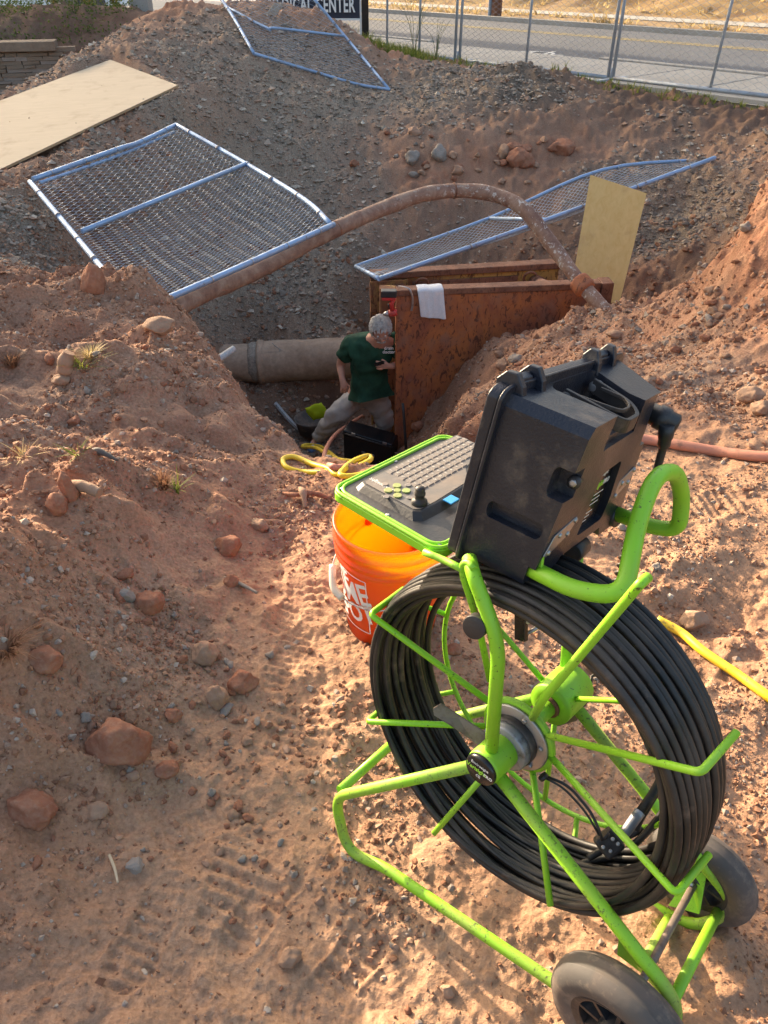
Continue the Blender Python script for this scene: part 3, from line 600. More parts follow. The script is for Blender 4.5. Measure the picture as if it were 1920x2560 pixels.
# lying panel over the left slope; the pixel bends of its tubes carry the bend of the real ones
YC, YB, YA, YD = 4.02, 5.62, 8.15, 6.35
def lerp(a, b, t): return a+(b-a)*t
Lc = [PY(75, 455, YD), PY(190, 592, lerp(YD, YC, .38)), PY(280, 700, lerp(YD, YC, .74)), PY(355, 772, YC)]
Rc = [PY(440, 312, YA), PY(612, 408, lerp(YA, YB, .36)), PY(758, 497, lerp(YA, YB, .76)), PY(826, 560, YB)]
Tc = [PY(82, 448, YD+.03), PY(290, 374, lerp(YD, YA, .5)), PY(350, 355, lerp(YD, YA, .68)), PY(440, 312, YA)]
Bc = [PY(352, 775, YC), PY(590, 672, lerp(YC, YB, .42)), PY(834, 561, YB)]
panel('chain link panel lying over the left slope, one corner on the brown suction pipe', Lc, Rc, Tc, Bc, [[PY(205, 578, lerp(YD, YC, .36)), PY(618, 408, lerp(YA, YB, .37))]], .10, extra=[[PY(100, 457, YD+.02), PY(300, 388, lerp(YD, YA, .5)), PY(436, 330, YA-.05)]])
# panel on top of the big pile
OG = lambda x, y, h=.085: on_ground(x, y, 0, .4)+nrm(V(0, 0, EYE)-on_ground(x, y))*h*2
Lq = [PY(545, -14, 12.6), OG(585, 50), OG(635, 135)]; Rq = [PY(775, -14, 13.2), OG(862, 98), OG(972, 224)]
panel('chain link panel sprawled over the top of the big gravel pile before the sign', Lq, Rq, [Lq[0], Rq[0]], [OG(635, 135), OG(760, 172), OG(890, 212), OG(975, 224)], [[OG(562, 16), OG(670, 72), OG(690, 75), OG(862, 95)]], .03, p=.085)
# panel bridging the trench box
Ln = [PY(948, 697, 6.12), PY(1365, 550, 6.95), PY(1786, 395, 7.75)]; Lf = [PY(889, 666, 7.75), PY(1225, 545, 8.55), PY(1505, 425, 9.2), PY(1775, 398, 9.45)]
panel('chain link panel tilted over the rusty trench box, reaching up to the far slope', Ln, Lf, [Ln[0], Lf[0]], [Ln[-1], Lf[-1]], [[PY(1368, 549, 6.95), PY(1225, 546, 8.55)]], .14, .0026, wob=.05)

# upright fence along the pavement
def FP(px, z, n_=10.72):                     # point on the fence line seen at column px, at height z
    u = (px-960)/FOC; lo, hi = -40., 12.
    for _ in range(60):
        s = (lo+hi)/2; q = ST(s, n_, z); t = q[1]*cp+(EYE-z)*sp
        if q[0]/t < u: lo = s
        else: hi = s
    return ST((lo+hi)/2, n_, z)
cols = [820, 1143, 1526, 2010]; names = ['leftmost of the standing fence panels, beside the weeds', 'middle standing fence panel along the pavement, before the kerb end', 'right standing fence panel along the pavement with heavy bottom rail']
for i in range(3):
    a, e = FP(cols[i]+6, .17), FP(cols[i+1]-6, .17); up = V(0, 0, 1.75)
    root = thing('chain_link_fence', a, names[i], 'fence panel', 'fence panels standing along the pavement')
    r = .024
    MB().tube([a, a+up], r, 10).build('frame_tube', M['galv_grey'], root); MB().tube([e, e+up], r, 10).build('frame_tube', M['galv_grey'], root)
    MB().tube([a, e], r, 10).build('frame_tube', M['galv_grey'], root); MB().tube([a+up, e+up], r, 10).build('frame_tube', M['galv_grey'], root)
    md = [FP((1048, 1314, 1775)[i], .17)]
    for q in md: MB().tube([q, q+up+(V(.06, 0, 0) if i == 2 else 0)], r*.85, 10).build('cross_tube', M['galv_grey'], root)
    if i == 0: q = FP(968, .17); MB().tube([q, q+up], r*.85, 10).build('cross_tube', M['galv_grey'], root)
    def S(u, v, a=a, e=e): return a*(1-u)+e*u+V(0, 0, 1.75*v)+NN*(.02*math.sin(u*9+v*3))+V(0, 0, -.05 if v == 0 else 0)
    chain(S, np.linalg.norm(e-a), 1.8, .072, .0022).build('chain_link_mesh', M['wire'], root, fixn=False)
for px in (1143, 1526):
    q = FP(px, .13); bb = thing('fence_foot', q, 'flat steel foot under the %s joint of the standing fence' % ('left' if px < 1300 else 'right'), 'fence foot', 'feet of the standing fence')
    MB().box(q+V(0, 0, .02), NN*.35, EN*.035, V(0, 0, .012)).build('foot_plate', M['galv_grey'], bb); MB().cyl(q+V(0, 0, .02), q+V(0, 0, .16), .016, 10).build('foot_peg', M['galv_grey'], bb)

# utility pole, mail post, far background
def woodmat(name, a, b_, sc=(2, 2, 26), rough=.75, along='Z'):
    m, n, l, b = principled(name, a, rough, spec=.25); c = objc(n); mp = n.new('ShaderNodeMapping'); mp.inputs['Scale'].default_value = sc; l.new(c, mp.inputs[0])
    t = nz(n, l, 3, 6, .65, mp.outputs[0], .8); o = ramp(n, l, t.outputs[0], [(.3, a), (.7, b_)]).outputs[0]
    d = nz(n, l, 5, 5, .6, c); o = mixc(n, l, ramp(n, l, d.outputs[0], [(.55, 0), (.8, .45)]).outputs[0], o, (.28, .17, .10)); l.new(o, b.inputs['Base Color'])
    bump(n, l, t.outputs[0], b, .25, .002); M[name] = m
woodmat('plywood', (.52, .41, .28), (.60, .48, .34), (.8, 9, 9)); woodmat('yellow_ply', (.52, .35, .13), (.60, .43, .19), (7, 7, .7)); woodmat('pole_wood', (.16, .08, .055), (.24, .12, .08), (8, 8, 1)); woodmat('grey_wood', (.30, .26, .21), (.20, .16, .13), (8, 8, 1)); woodmat('ply_edge', (.34, .22, .12), (.5, .36, .22), (3, 3, 40))
q = PY(1240, 47, 26.5); up_ = thing('utility_pole', q, 'brown wooden utility pole standing on the far verge of the road', 'utility pole')
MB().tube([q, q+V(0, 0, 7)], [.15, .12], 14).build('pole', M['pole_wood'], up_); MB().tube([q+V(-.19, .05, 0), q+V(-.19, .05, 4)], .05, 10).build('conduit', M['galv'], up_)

# unseen office building added far out to the upper left to shade the pit
ob = thing('added_shade_building', (-34, 40, 0), 'unseen brick office building added far to the left to shade the pit', 'building')
surfmat('brick', (.22, .10, .07), (.30, .15, .11), 3, .9)
for x0, x1, hh in ((-56, -40, 13.15), (-40, -29.5, 13.36), (-29.5, -21.5, 13.05)):
    MB().box(V((x0+x1)/2, 44, hh/2), V((x1-x0)/2, 0, 0), V(0, 4, 0), V(0, 0, hh/2)).build('wall', M['brick'], ob); MB().box(V((x0+x1)/2, 43.9, hh+.06), V((x1-x0)/2-.01, 0, 0), V(0, 4.2, 0), V(0, 0, .06)).build('roof', M['concrete'], ob)
    wx = x0+1.2
    while wx < x1-1.6:
        for wz in (1.6, 5.0, 8.4):
            f_ = MB().box(V(wx+.6, 39.97, wz+.9), V(.65, 0, 0), V(0, .05, 0), V(0, 0, .95)).build('window', M['concrete'], ob); MB().box(V(wx+.6, 39.95, wz+.9), V(.55, 0, 0), V(0, .05, 0), V(0, 0, .85)).build('pane', M['label_black'], f_)
        wx += 2.6
# sign
d0, d1 = PY(640, 20, 16.2), PY(906, 36, 16.2); xl = nrm(V(*(d1-d0)[:2], 0)); zb = PY(880, 46, 16.2)[2]; zt = zb+1.1; yb = V(-xl[1], xl[0], 0)
sg = thing('sign', V(d1[0], d1[1], -.1), 'dark sign board with white serif letters behind the gravel pile', 'sign')
c0 = V(d0[0], d0[1], 0); c1_ = V(d1[0], d1[1], 0); mid = (c0+c1_)/2; hl = np.linalg.norm(c1_-c0)/2
MB().box(mid+V(0, 0, (zb+zt)/2), xl*(hl-.02), yb*.05, V(0, 0, (zt-zb)/2)).build('board', principled('sign_navy', (.018, .025, .05), .4)[0], sg)
wm = M['print_white']
for a, e in ((mid+V(0, 0, zb-.012), None),): MB().box(a, xl*hl, yb*.06, V(0, 0, .016)).build('trim', wm, sg)
MB().box(c1_-xl*.03+V(0, 0, (zb+zt)/2-.2), xl*.014, yb*.062, V(0, 0, (zt-zb)/2+.42)).build('trim', wm, sg)
MB().box(c1_+xl*.05+V(0, 0, .5), xl*.06, yb*.08, V(0, 0, 1.4)).build('sign_post', M['label_black'], sg)
zc = PY(780, 14, 16.1)[2]; tx0 = PY(778, 14, 16.1); 
tl = nrm(xl)
t_ = text_mb('MEDICAL CENTER', .245, lambda x, y, z: V(tx0[0], tx0[1], zc)-yb*(.005+.0)+tl*x*1.0+V(0, 0, y*1.25)-yb*z, .006, offset=.006, spacing=1.08)
k = (PY(888, 14, 16.1)[0]-PY(672, 14, 16.1)[0]); wd = max(p[0] for p in t_.v)-min(p[0] for p in t_.v)
cxx = (max(p[0] for p in t_.v)+min(p[0] for p in t_.v))/2; tcx = PY(780, 14, 16.1)[0]
t_.v = [((p[0]-cxx)*k/wd+tcx, p[1], p[2]) for p in t_.v]; t_.build('lettering', wm, sg, fixn=False)
serif = MB()
t_.v = t_.v
# stake of weathered wood on the pile
a = PY(672, 45, 13.0); e = PY(696, 10, 13.2); MBs = MB().box((a+e)/2, (e-a)/2, V(.07, 0, 0), V(0, .02, .0)+V(0, 0, .012)); tag(MBs.build('timber_stake', M['grey_wood']), 'short grey timber stake lying under the fence panel on the pile top', 'timber')

# stone retaining wall, top left
wl0, wl1 = V(-7.4, 12.35, 0), V(-4.75, 12.95, 0); ww = nrm(wl1-wl0); wny = V(ww[1], -ww[0], 0); Lw = np.linalg.norm(wl1-wl0)
rw = thing('stone_wall', wl0, 'dry stacked stone retaining wall with a flat cap at the left edge of the picture', 'stone wall')
core = MB().box((wl0+wl1)/2+V(0, 0, .05)-wny*.16, ww*Lw/2, wny*.13, V(0, 0, .45)); core.build('wall_core', M['rock_grey'], rw)
for i, mt_ in enumerate(('rock_grey', 'rock_tan', 'rock_dusty')):
    pass
rockmat('wall_stone', (.17, .13, .095), (.25, .20, .15))
sm = []
for i in range(6):
    bm_ = MB().box(V(0, 0, 0), V(.5, 0, 0), V(0, .5, 0), V(0, 0, .5)); me = bm_.mesh('stone'); me.materials.append(M[('rock_grey', 'wall_stone', 'wall_stone')[i % 3]])
    for v in me.vertices: v.co += Vector((random.uniform(-.05, .05), random.uniform(-.06, .06), random.uniform(-.1, .1)))
    sm.append(me)
zz_ = -.38
while zz_ < .46:
    hh = random.uniform(.04, .06); x_ = 0
    while x_ < Lw:
        w_ = random.uniform(.16, .36); o = bpy.data.objects.new('stone', random.choice(sm)); C.objects.link(o); o.parent = rw
        c_ = wl0+ww*(x_+w_/2)+V(0, 0, zz_+hh/2)-wny*random.uniform(.0, .035)-V(*wl0)
        o.location = tuple(c_); o.scale = (w_*.96, .12, hh*.9); o.rotation_euler = (0, 0, math.atan2(ww[1], ww[0])); x_ += w_
    zz_ += hh
MB().box((wl0+wl1)/2+V(0, 0, .53)-wny*.08, ww*Lw/2, wny*.2, V(0, 0, .06)).build('coping', M['wall_stone'], rw, bevel=.01)

# background left: car, posts, shrub
def wallmat(name, col): surfmat(name, col, tuple(c*1.15 for c in col), 2, .6)
wallmat('white_paint', (.78, .78, .76)); M['dark_glass'] = principled('dark_glass', (.03, .035, .05), .12)[0]
q = PY(80, 36, 21.0); car = thing('parked_car', V(q[0], q[1], 0), 'white car parked beyond the stone wall at the top left corner', 'car')
def prism(mb, prof, o, ax, ay, az, half):       # prof in (x,z), extruded along ay
    n_ = len(prof); a = [o+ax*x+az*z-ay*half for x, z in prof]; e = [o+ax*x+az*z+ay*half for x, z in prof]
    mb.add(a+e, [tuple(range(n_))[::-1], tuple(range(n_, 2*n_))]+[(i, (i+1) % n_, (i+1) % n_+n_, i+n_) for i in range(n_)], False); return mb
cx_, cy_, cz_ = nrm(V(1, .25, 0)), nrm(V(-.25, 1, 0)), V(0, 0, 1)
o_ = V(q[0], q[1], .35)
prism(MB(), [(-2.2, .25), (-2.1, .75), (-1.4, .9), (-.8, 1.35), (.7, 1.38), (1.35, .92), (2.1, .8), (2.2, .3)], o_, cx_, cy_, cz_, .85).build('car_body', M['white_paint'], car, bevel=.06)
prism(MB(), [(-1.2, .93), (-.75, 1.28), (.66, 1.30), (1.15, .95)], o_, cx_, cy_, cz_, .856).build('window_glass', M['dark_glass'], car)
for sx in (-1.4, 1.4):
    for sy in (-.8, .8): MB().cyl(o_+cx_*sx+cz_*.32+cy_*(sy-.1), o_+cx_*sx+cz_*.32+cy_*(sy+.1), .32, 20).build('wheel', M['rubber'], car)
lot = MB(); zl = .42; lot.add([V(-30, 17.5, zl), V(-3.5, 17.5, zl), V(-3.5, 60, zl), V(-30, 60, zl)], [(0, 1, 2, 3)], False); tag(lot.build('parking_lot', M['concrete']), kind='structure')
for px, py, Y, w_, lab, mt in ((173, 34, 15.6, .14, 'grey square post at the top left above the dark bank', 'grey_wood'), (354, 22, 15.6, .16, 'short pale post at the top edge behind the crest of the pile', 'concrete')):
    q = PY(px, py, Y); tag(MB().box(q+V(0, 0, .55), V(w_, 0, 0), V(0, w_, 0), V(0, 0, .75)).build('post', M[mt], bevel=.01), lab, 'post')

# foliage
def leafmat(name, a, b_, tr=.4):
    m, n, l, b = principled(name, a, .7, spec=.2); gi = n.new('ShaderNodeNewGeometry'); r = ramp(n, l, gi.outputs['Random Per Island'], [(0, a), (1, b_)]); l.new(r.outputs[0], b.inputs['Base Color'])
    td = n.new('ShaderNodeBsdfTranslucent'); l.new(r.outputs[0], td.inputs[0]); mx = n.new('ShaderNodeMixShader'); mx.inputs[0].default_value = tr
    l.new(b.outputs[0], mx.inputs[1]); l.new(td.outputs[0], mx.inputs[2]); l.new(mx.outputs[0], n['Material Output'].inputs[0]); M[name] = m
leafmat('green_grass', (.10, .15, .025), (.26, .27, .06)); leafmat('straw', (.42, .30, .13), (.58, .46, .24)); leafmat('leaf', (.05, .09, .02), (.14, .17, .04)); leafmat('autumn_leaf', (.42, .30, .03), (.18, .17, .03)); leafmat('root_hair', (.22, .11, .06), (.36, .20, .12))
def blades(mb, q, h, n_, spread, w=.003, droop=.5):
    for _ in range(n_):
        a = random.uniform(0, 6.28); r0 = spread*.3*random.random(); o = np.array(q)+V(math.cos(a)*r0, math.sin(a)*r0, -.005); hh = h*random.uniform(.5, 1.15); le = spread*random.uniform(.2, 1)
        d = V(math.cos(a+random.uniform(-.6, .6)), math.sin(a+random.uniform(-.6, .6)), 0); sd_ = V(-d[1], d[0], 0)*w; v = []
        for k in range(4):
            t = k/3; c_ = o+d*le*t**1.5+V(0, 0, hh*(t-droop*t*t*.5)); v += [c_-sd_*(1-t*.85), c_+sd_*(1-t*.85)]
        mb.add(v, [(0, 1, 3, 2), (2, 3, 5, 4), (4, 5, 7, 6)])
def tuft(px, py, h, n_, spread, mat, lab, w=.003, droop=.5, name='grass_tuft', q=None):
    q = on_ground(px, py) if q is None else q; mb = MB(); blades(mb, q, h, n_, spread, w, droop); o = mb.build(name, M[mat], fixn=False); return tag(o, lab, 'grass')
tuft(228, 898, .06, 80, .07, 'straw', 'dry straw coloured grass tuft on top of the left bank'); tuft(205, 915, .06, 50, .12, 'green_grass', 'small green grass sprigs below the dry straw tuft')
tuft(60, 1140, .03, 30, .09, 'straw', 'flattened dry grass near the left edge above the driftwood'); tuft(195, 1135, .03, 25, .08, 'green_grass', 'thin green grass blades lying in the shade on the left bank')
tuft(412, 1225, .07, 160, .05, 'root_hair', 'rusty brown moss like tuft on the ridge of the left bank', .002); tuft(440, 1232, .07, 20, .07, 'green_grass', 'few green blades growing beside the rusty brown tuft')
tuft(30, 915, .08, 160, .07, 'root_hair', 'clump of brown roots on the bank at the left edge', .002); tuft(22, 1640, .09, 130, .09, 'root_hair', 'tangled brown root clump hanging at the left edge above the lumpy rock', .002, 1.4); tuft(1560, 30, 0.1, 1, .01, 'straw', 'x') if False else None
# grass along the pavement edge
gm = MB()
for _ in range(520):
    s = random.uniform(-14, -4.2); nn2 = 10.36+random.uniform(-.32, .1); q = ST(s, nn2, 0)
    if fbm(np.array([s*1.3]), np.array([nn2]), 2, 9)[0] < -.05 and random.random() < .8: continue
    blades(gm, V(q[0], q[1], GZ(q[0], q[1])), random.uniform(.05, .13), 6, .08, .005)
g1 = gm.build('verge_grass', M['green_grass'], fixn=False); tag(g1, 'patchy green grass along the near edge of the pavement', kind='stuff')
gm = MB()
for _ in range(420):
    px, py = random.gauss(1010, 45), random.gauss(150, 12); q = PY(px, py, 14.3+random.uniform(-.7, .8)); blades(gm, V(q[0], q[1], GZ(q[0], q[1])), random.uniform(.08, .22), 6, .12, .006)
tag(gm.build('lit_grass', M['green_grass'], fixn=False), 'bright green grass patch between the pile and the standing fence', kind='stuff')
gm = MB()
for _ in range(2600):
    s = random.uniform(-34, 4); nn2 = random.uniform(19.9, 21.2) if _ % 3 == 0 else random.uniform(22.6, 31)
    if fbm(np.array([s*.8]), np.array([nn2*.8]), 3, 15)[0] < -.12: continue
    zz = .15 if nn2 < 22 else float((.17+(nn2-22.5)*.30*min(1, (nn2-22.5)/3))); q = ST(s, nn2, zz); blades(gm, q, random.uniform(.08, .26), 4, .25, .022)
tag(gm.build('bank_grass', M['straw'], fixn=False), 'dry straw grass on the bank and verge across the road', kind='stuff')
# tall weed by the fence and a shrub
def weed(q, h, n_, mat, lab, name='weed_plant', lw=.02):
    root = thing(name, q, lab, 'plant'); st = MB(); lf = MB()
    for _ in range(n_):
        a = random.uniform(0, 6.28); le = random.uniform(.15, .5)*h; pts = spline([q, q+V(math.cos(a)*le*.3, math.sin(a)*le*.3, h*.5), q+V(math.cos(a)*le, math.sin(a)*le, h*random.uniform(.7, 1.05))], 5)
        st.tube(pts, np.linspace(.0035, .0012, len(pts)), 5)
        for _k in range(16):
            c_ = at(pts, random.uniform(.2, 1)); b_ = V(random.gauss(0, 1), random.gauss(0, 1), random.gauss(0, .6)); b_ = nrm(b_)*lw*random.uniform(.6, 1.5); s_ = nrm(np.cross(b_, [0, 0, 1]))*lw*.35
            lf.add([c_, c_+b_*.5+s_, c_+b_, c_+b_*.5-s_], [(0, 1, 2, 3)], False)
    st.build('stem', M['leaf'], root, fixn=False); lf.build('foliage', M[mat], root, fixn=False)
q = PY(1035, 150, 14.4); weed(V(q[0], q[1], GZ(q[0], q[1])), .95, 9, 'leaf', 'tall spindly weed growing against the left standing fence panel')
q = PY(1090, 150, 14.2); weed(V(q[0], q[1], GZ(q[0], q[1])), .6, 7, 'leaf', 'shorter spindly weed right of the tall one by the fence')
for px, Y, lab in ((140, 16.3, 'yellowing shrub left of the grey square post'), (290, 16.2, 'yellow flowered shrub behind the crest of the pile, right of the grey post'), (225, 16.4, 'low shrub between the posts at the top edge')):
    q = PY(px, 30, Y); weed(q-V(0, 0, .15), .55, 26, 'autumn_leaf', lab, 'shrub', .05)
hb = MB()
for _ in range(5200):
    x_ = random.uniform(-8.2, -4.2); y_ = random.uniform(13.3, 15.4); z_ = GZ(x_, y_) if _ % 8 == 0 else z_
    if _ % 8 == 0: x0_, y0_ = x_, y_
    c_ = V(x0_+random.gauss(0, .12), y0_+random.gauss(0, .12), z_+random.uniform(0, .16)); b_ = nrm(V(*np.random.RandomState(_).normal(size=3)))*.04; s_ = nrm(np.cross(b_, [0, 0, 1]))*.018
    hb.add([c_, c_+b_*.5+s_, c_+b_, c_+b_*.5-s_], [(0, 1, 2, 3)], False)
tag(hb.build('ground_cover', M['leaf'], fixn=False), 'dark low ground cover on the bank above the stone wall', kind='stuff')

# ================================================================== plywood
def sheet(name, quad, th, mat, lab, nrmup=None):
    q = [np.array(p) for p in quad]; n_ = nrm(np.cross(q[1]-q[0], q[3]-q[0])); 
    if n_[2] < 0: n_ = -n_
    root = thing(name, q[0], lab, 'board'); MB().hexa([p-n_*th for p in q]+[p for p in q]).build('panel', M['ply_edge'], root)
    e = [p+(sum(q)/4-p)*.004+n_*.0012 for p in q]; MB().hexa([p-n_*.0008 for p in e]+[p+n_*.0004 for p in e]).build('face_veneer', M[mat], root)
    return root
sheet('plywood_sheet', BOARD, .019, 'plywood', 'large pale plywood sheet lying on the flank of the big pile')
yb_ = planar([PY(1437, 668, 6.62), PY(1545, 773, 6.30), PY(1617, 483, 6.85), PY(1476, 437, 7.25)])
n_ = nrm(np.cross(yb_[1]-yb_[0], yb_[3]-yb_[0])); n_ = n_ if n_[1] < 0 else -n_
root = thing('yellow_board', yb_[1], 'yellow plywood board standing on end between the trench box and the slope', 'board')
MB().hexa([p-n_*.02 for p in yb_]+yb_).build('panel', M['ply_edge'], root); e = [p+(sum(yb_)/4-p)*.004+n_*.001 for p in yb_]
MB().hexa([p-n_*.0006 for p in e]+[p+n_*.0006 for p in e]).build('face_veneer', M['yellow_ply'], root)

# ================================================================== trench box
def rustmat(name, paint, rust, lo, hi, sc=2.2):
    m, n, l, b = principled(name, paint, .7, spec=.3); c = objc(n); mp = n.new('ShaderNodeMapping'); mp.inputs['Scale'].default_value = (1, 1, .45); l.new(c, mp.inputs[0])
    t = nz(n, l, sc, 8, .72, mp.outputs[0], .6); t2 = nz(n, l, sc*9, 6, .7, mp.outputs[0], 1.2)
    a = ramp(n, l, t.outputs[0], [(lo, 0), (hi, 1)]); k = mixc(n, l, a.outputs[0], paint, rust)
    k = mixc(n, l, ramp(n, l, t2.outputs[0], [(.53, 0), (.60, .85)]).outputs[0], k, (.085, .034, .024)); t3 = nz(n, l, sc*2.1, 5, .6, c)
    k = mixc(n, l, ramp(n, l, t3.outputs[0], [(.50, 0), (.72, .7)]).outputs[0], k, (.27, .15, .105)); l.new(k, b.inputs['Base Color']); bump(n, l, t2.outputs[0], b, .3, .006); M[name] = m
rustmat('rust_orange', (.45, .155, .052), (.27, .095, .055), .40, .58, 3.0); rustmat('rust_yellow', (.52, .31, .09), (.28, .12, .06), .46, .58); rustmat('rust_brown', (.26, .12, .07), (.15, .07, .045), .40, .6, 4); rustmat('rust_pipe', (.30, .165, .12), (.17, .085, .06), .40, .6, 6)
TL, TR = PY(991, 727, 5.95), PY(1534, 707, 6.08); dx = nrm(TR-TL); dy = nrm(np.cross([0, 0, 1], dx)); dz = V(0, 0, 1)
tb = thing('trench_box', TL-V(0, 0, 1.8), 'rusty orange steel trench box sunk in the pit beside the worker', 'trench box')
Lp = np.linalg.norm(TR-TL); Hh = 1.95
def bx(o, lx, ly, lz): return MB().hexa([o, o+dx*lx, o+dx*lx+dy*ly, o+dy*ly, o+dz*lz, o+dx*lx+dz*lz, o+dx*lx+dy*ly+dz*lz, o+dy*ly+dz*lz])
bx(TL-dz*Hh, Lp-.10, .09, Hh-.045).build('near_wall', M['rust_orange'], tb, bevel=.006)
bx(TL-dz*.045-dy*.012, Lp-.10, .114, .05).build('top_rail', M['rust_brown'], tb, bevel=.008)
bx(TL+dx*(Lp-.098)-dz*Hh-dy*.02, .10, .15, Hh+.005).build('end_post', M['rust_brown'], tb, bevel=.008)
e0 = PY(950, 722, 6.55); e1_ = PY(992, 722, 6.55); ep = MB().hexa([e0-dz*1.9, e1_-dz*1.9, e1_-dz*1.9+dy*.10, e0-dz*1.9+dy*.10, e0, e1_, e1_+dy*.10, e0+dy*.10]).build('end_post', M['rust_yellow'], tb, bevel=.008)
F0, F1 = PY(925, 684, 6.80), PY(1400, 656, 6.86); fdx = nrm(F1-F0); Lf_ = np.linalg.norm(F1-F0)
def bf(o, lx, ly, lz): return MB().hexa([o, o+fdx*lx, o+fdx*lx+dy*ly, o+dy*ly, o+dz*lz, o+fdx*lx+dz*lz, o+fdx*lx+dy*ly+dz*lz, o+dy*ly+dz*lz])
bf(F0-dz*1.9, Lf_, .08, 1.85).build('far_wall', M['rust_yellow'], tb, bevel=.006)
bf(F0-dz*.05-dy*.03, Lf_+.03, .13, .055).build('top_rail', M['rust_brown'], tb, bevel=.008)
bf(F0-dz*.14-dy*.025+fdx*.38, Lf_-.75, .02, .05).build('wale', M['rust_brown'], tb, bevel=.006)
bf(F0-dz*.35-dy*.04, .34, .035, .29).build('end_plate', M['rust_yellow'], tb, bevel=.006)
for fx in (.16, .88):
    a = F0+fdx*Lf_*fx-dz*.17; e = TL+dx*Lp*(fx-.10)+dy*.09-dz*.10; MB().tube([a, e], .055, 18).build('spreader_pipe', M['rust_pipe'], tb)
    MB().cyl(a, a+(e-a)*.16, .068, 18).build('spreader_collar', M['rust_brown'], tb)
for fx in (.27, .84):
    c_ = F0+fdx*Lf_*fx-dz*.10-dy*.06; MB().tube([c_+fdx*math.cos(t)*.055+dz*math.sin(t)*.055-dy*.02*math.sin(t) for t in np.linspace(0, 2*PI, 20)[:-1]], .012, 8, closed=True).build('lifting_ring', M['rust_brown'], tb)
# towel over the near wall
tw = MB(); nu, nv_ = 12, 22; vv = []
for j in range(nv_+1):
    s = j/nv_*.36-.09
    for i in range(nu+1):
        u = i/nu; w_ = TL+dx*(.165+.205*u+.02*(s))
        wr = .006*math.sin(u*11+s*14)+.004*math.sin(u*23)
        if s < 0: q = w_+dy*(.012-s*.7)+dz*(.012+wr*.4)
        else: q = w_-dy*(.020+wr+.01*s)-dz*(s*(.84+.10*u)-.012)+dx*(.10*s)
        vv.append(q)
tw.add(vv, [(j*(nu+1)+i, j*(nu+1)+i+1, (j+1)*(nu+1)+i+1, (j+1)*(nu+1)+i) for j in range(nv_) for i in range(nu)])
surfmat('towel_cloth', (.72, .74, .78), (.80, .81, .83), 12, .95, 260, .8)
o = tw.build('towel', M['towel_cloth'], subsurf=1); sl = o.modifiers.new('th', 'SOLIDIFY'); sl.thickness = .006; tag(o, 'white terry towel draped over the top rail of the rusty trench box', 'towel')
st_ = MB(); c_ = [TL+dx*a-dy*b_+dz*h for a, b_, h in ((.02, -.03, .03), (.06, .01, .035), (.10, .03, .02), (.125, .036, -.04), (.128, .032, -.11), (.12, .03, -.16))]; cc = spline(c_, 6)
for i in range(len(cc)-1): st_.add([cc[i]-dx*.009, cc[i]+dx*.009, cc[i+1]+dx*.009, cc[i+1]-dx*.009], [(0, 1, 2, 3)])
o = st_.build('metal_strap', M['steel']); o.modifiers.new('th', 'SOLIDIFY').thickness = .002; tag(o, 'bright bent metal strap hooked on the trench box corner beside the towel', 'strap')
# cordless drill hanging upside down at the corner
def D(px, py, dyo=0): return PY(px, py, 5.86)+V(0, dyo, 0)
dr = thing('cordless_drill', D(975, 780), 'red and black cordless drill hanging upside down at the trench box corner above the man', 'drill')
s1 = .0032*1.0
M['tool_red'] = worn('tool_red', (.55, .03, .03), (.2, .05, .05), .4, scale=30, lo=.65, hi=.8); M['tool_red_dark'] = M['tool_red']
xx, zz3, yy3 = V(1, 0, 0), V(0, 0, 1), V(0, 1, 0)
b0 = D(972, 733); MB().box(b0, xx*.062, yy3*.035, zz3*.026).build('battery', M['black'], dr, bevel=.008); MB().box(b0-zz3*.038, xx*.055, yy3*.03, zz3*.012).build('battery_clip', M['tool_red'], dr, bevel=.004)
MB().tube([D(984, 746), D(979, 760), D(981, 776)], [.021, .017, .022], 10).build('grip', M['tool_red'], dr); MB().tube([D(970, 760), D(974, 772)], .006, 6).build('trigger', M['black'], dr)
MB().tube([D(993, 781), D(985, 782), D(972, 784)], [.024, .03, .027], 14).build('motor_housing', M['tool_red'], dr); MB().tube([D(972, 784), D(964, 785), D(957, 786)], [.024, .02, .008], 14).build('chuck', M['steel'], dr)

# ================================================================== pipes and hoses
hp = [PY(x, y, Y) for x, y, Y in ((432, 772, 4.25), (520, 730, 4.6), (640, 676, 5.05), (760, 614, 5.45), (850, 568, 5.75), (960, 519, 6.05), (1060, 488, 6.25), (1155, 476, 6.38), (1235, 486, 6.35), (1310, 526, 6.2), (1382, 614, 5.98), (1440, 694, 5.78), (1485, 748, 5.62), (1522, 786, 5.5))]
hc = spline([q_+V(0, 0, .006*math.sin(i_*2.3)) for i_, q_ in enumerate(hp)], 9); m, n, l, b = principled('old_pipe', (.28, .17, .12), .75); c = objc(n); t = nz(n, l, 9, 8, .7, c, .5); t2 = nz(n, l, 26, 6, .75, c)
k = ramp(n, l, t.outputs[0], [(.3, (.36, .25, .18)), (.5, (.25, .145, .10)), (.68, (.15, .075, .055))]).outputs[0]
gx = n.new('ShaderNodeSeparateXYZ'); l.new(geoc(n), gx.inputs[0]); mr = n.new('ShaderNodeMapRange'); mr.inputs[1].default_value = -.2; mr.inputs[2].default_value = 1.0; l.new(gx.outputs[0], mr.inputs[0])
wq = n.new('ShaderNodeMath'); wq.operation = 'MULTIPLY'; l.new(mr.outputs[0], wq.inputs[0]); l.new(ramp(n, l, t2.outputs[0], [(.56, 0), (.60, 1)]).outputs[0], wq.inputs[1])
k = mixc(n, l, wq.outputs[0], k, (.52, .48, .43)); l.new(k, b.inputs['Base Color']); bump(n, l, t2.outputs[0], b, .5, .008); M['old_pipe'] = m
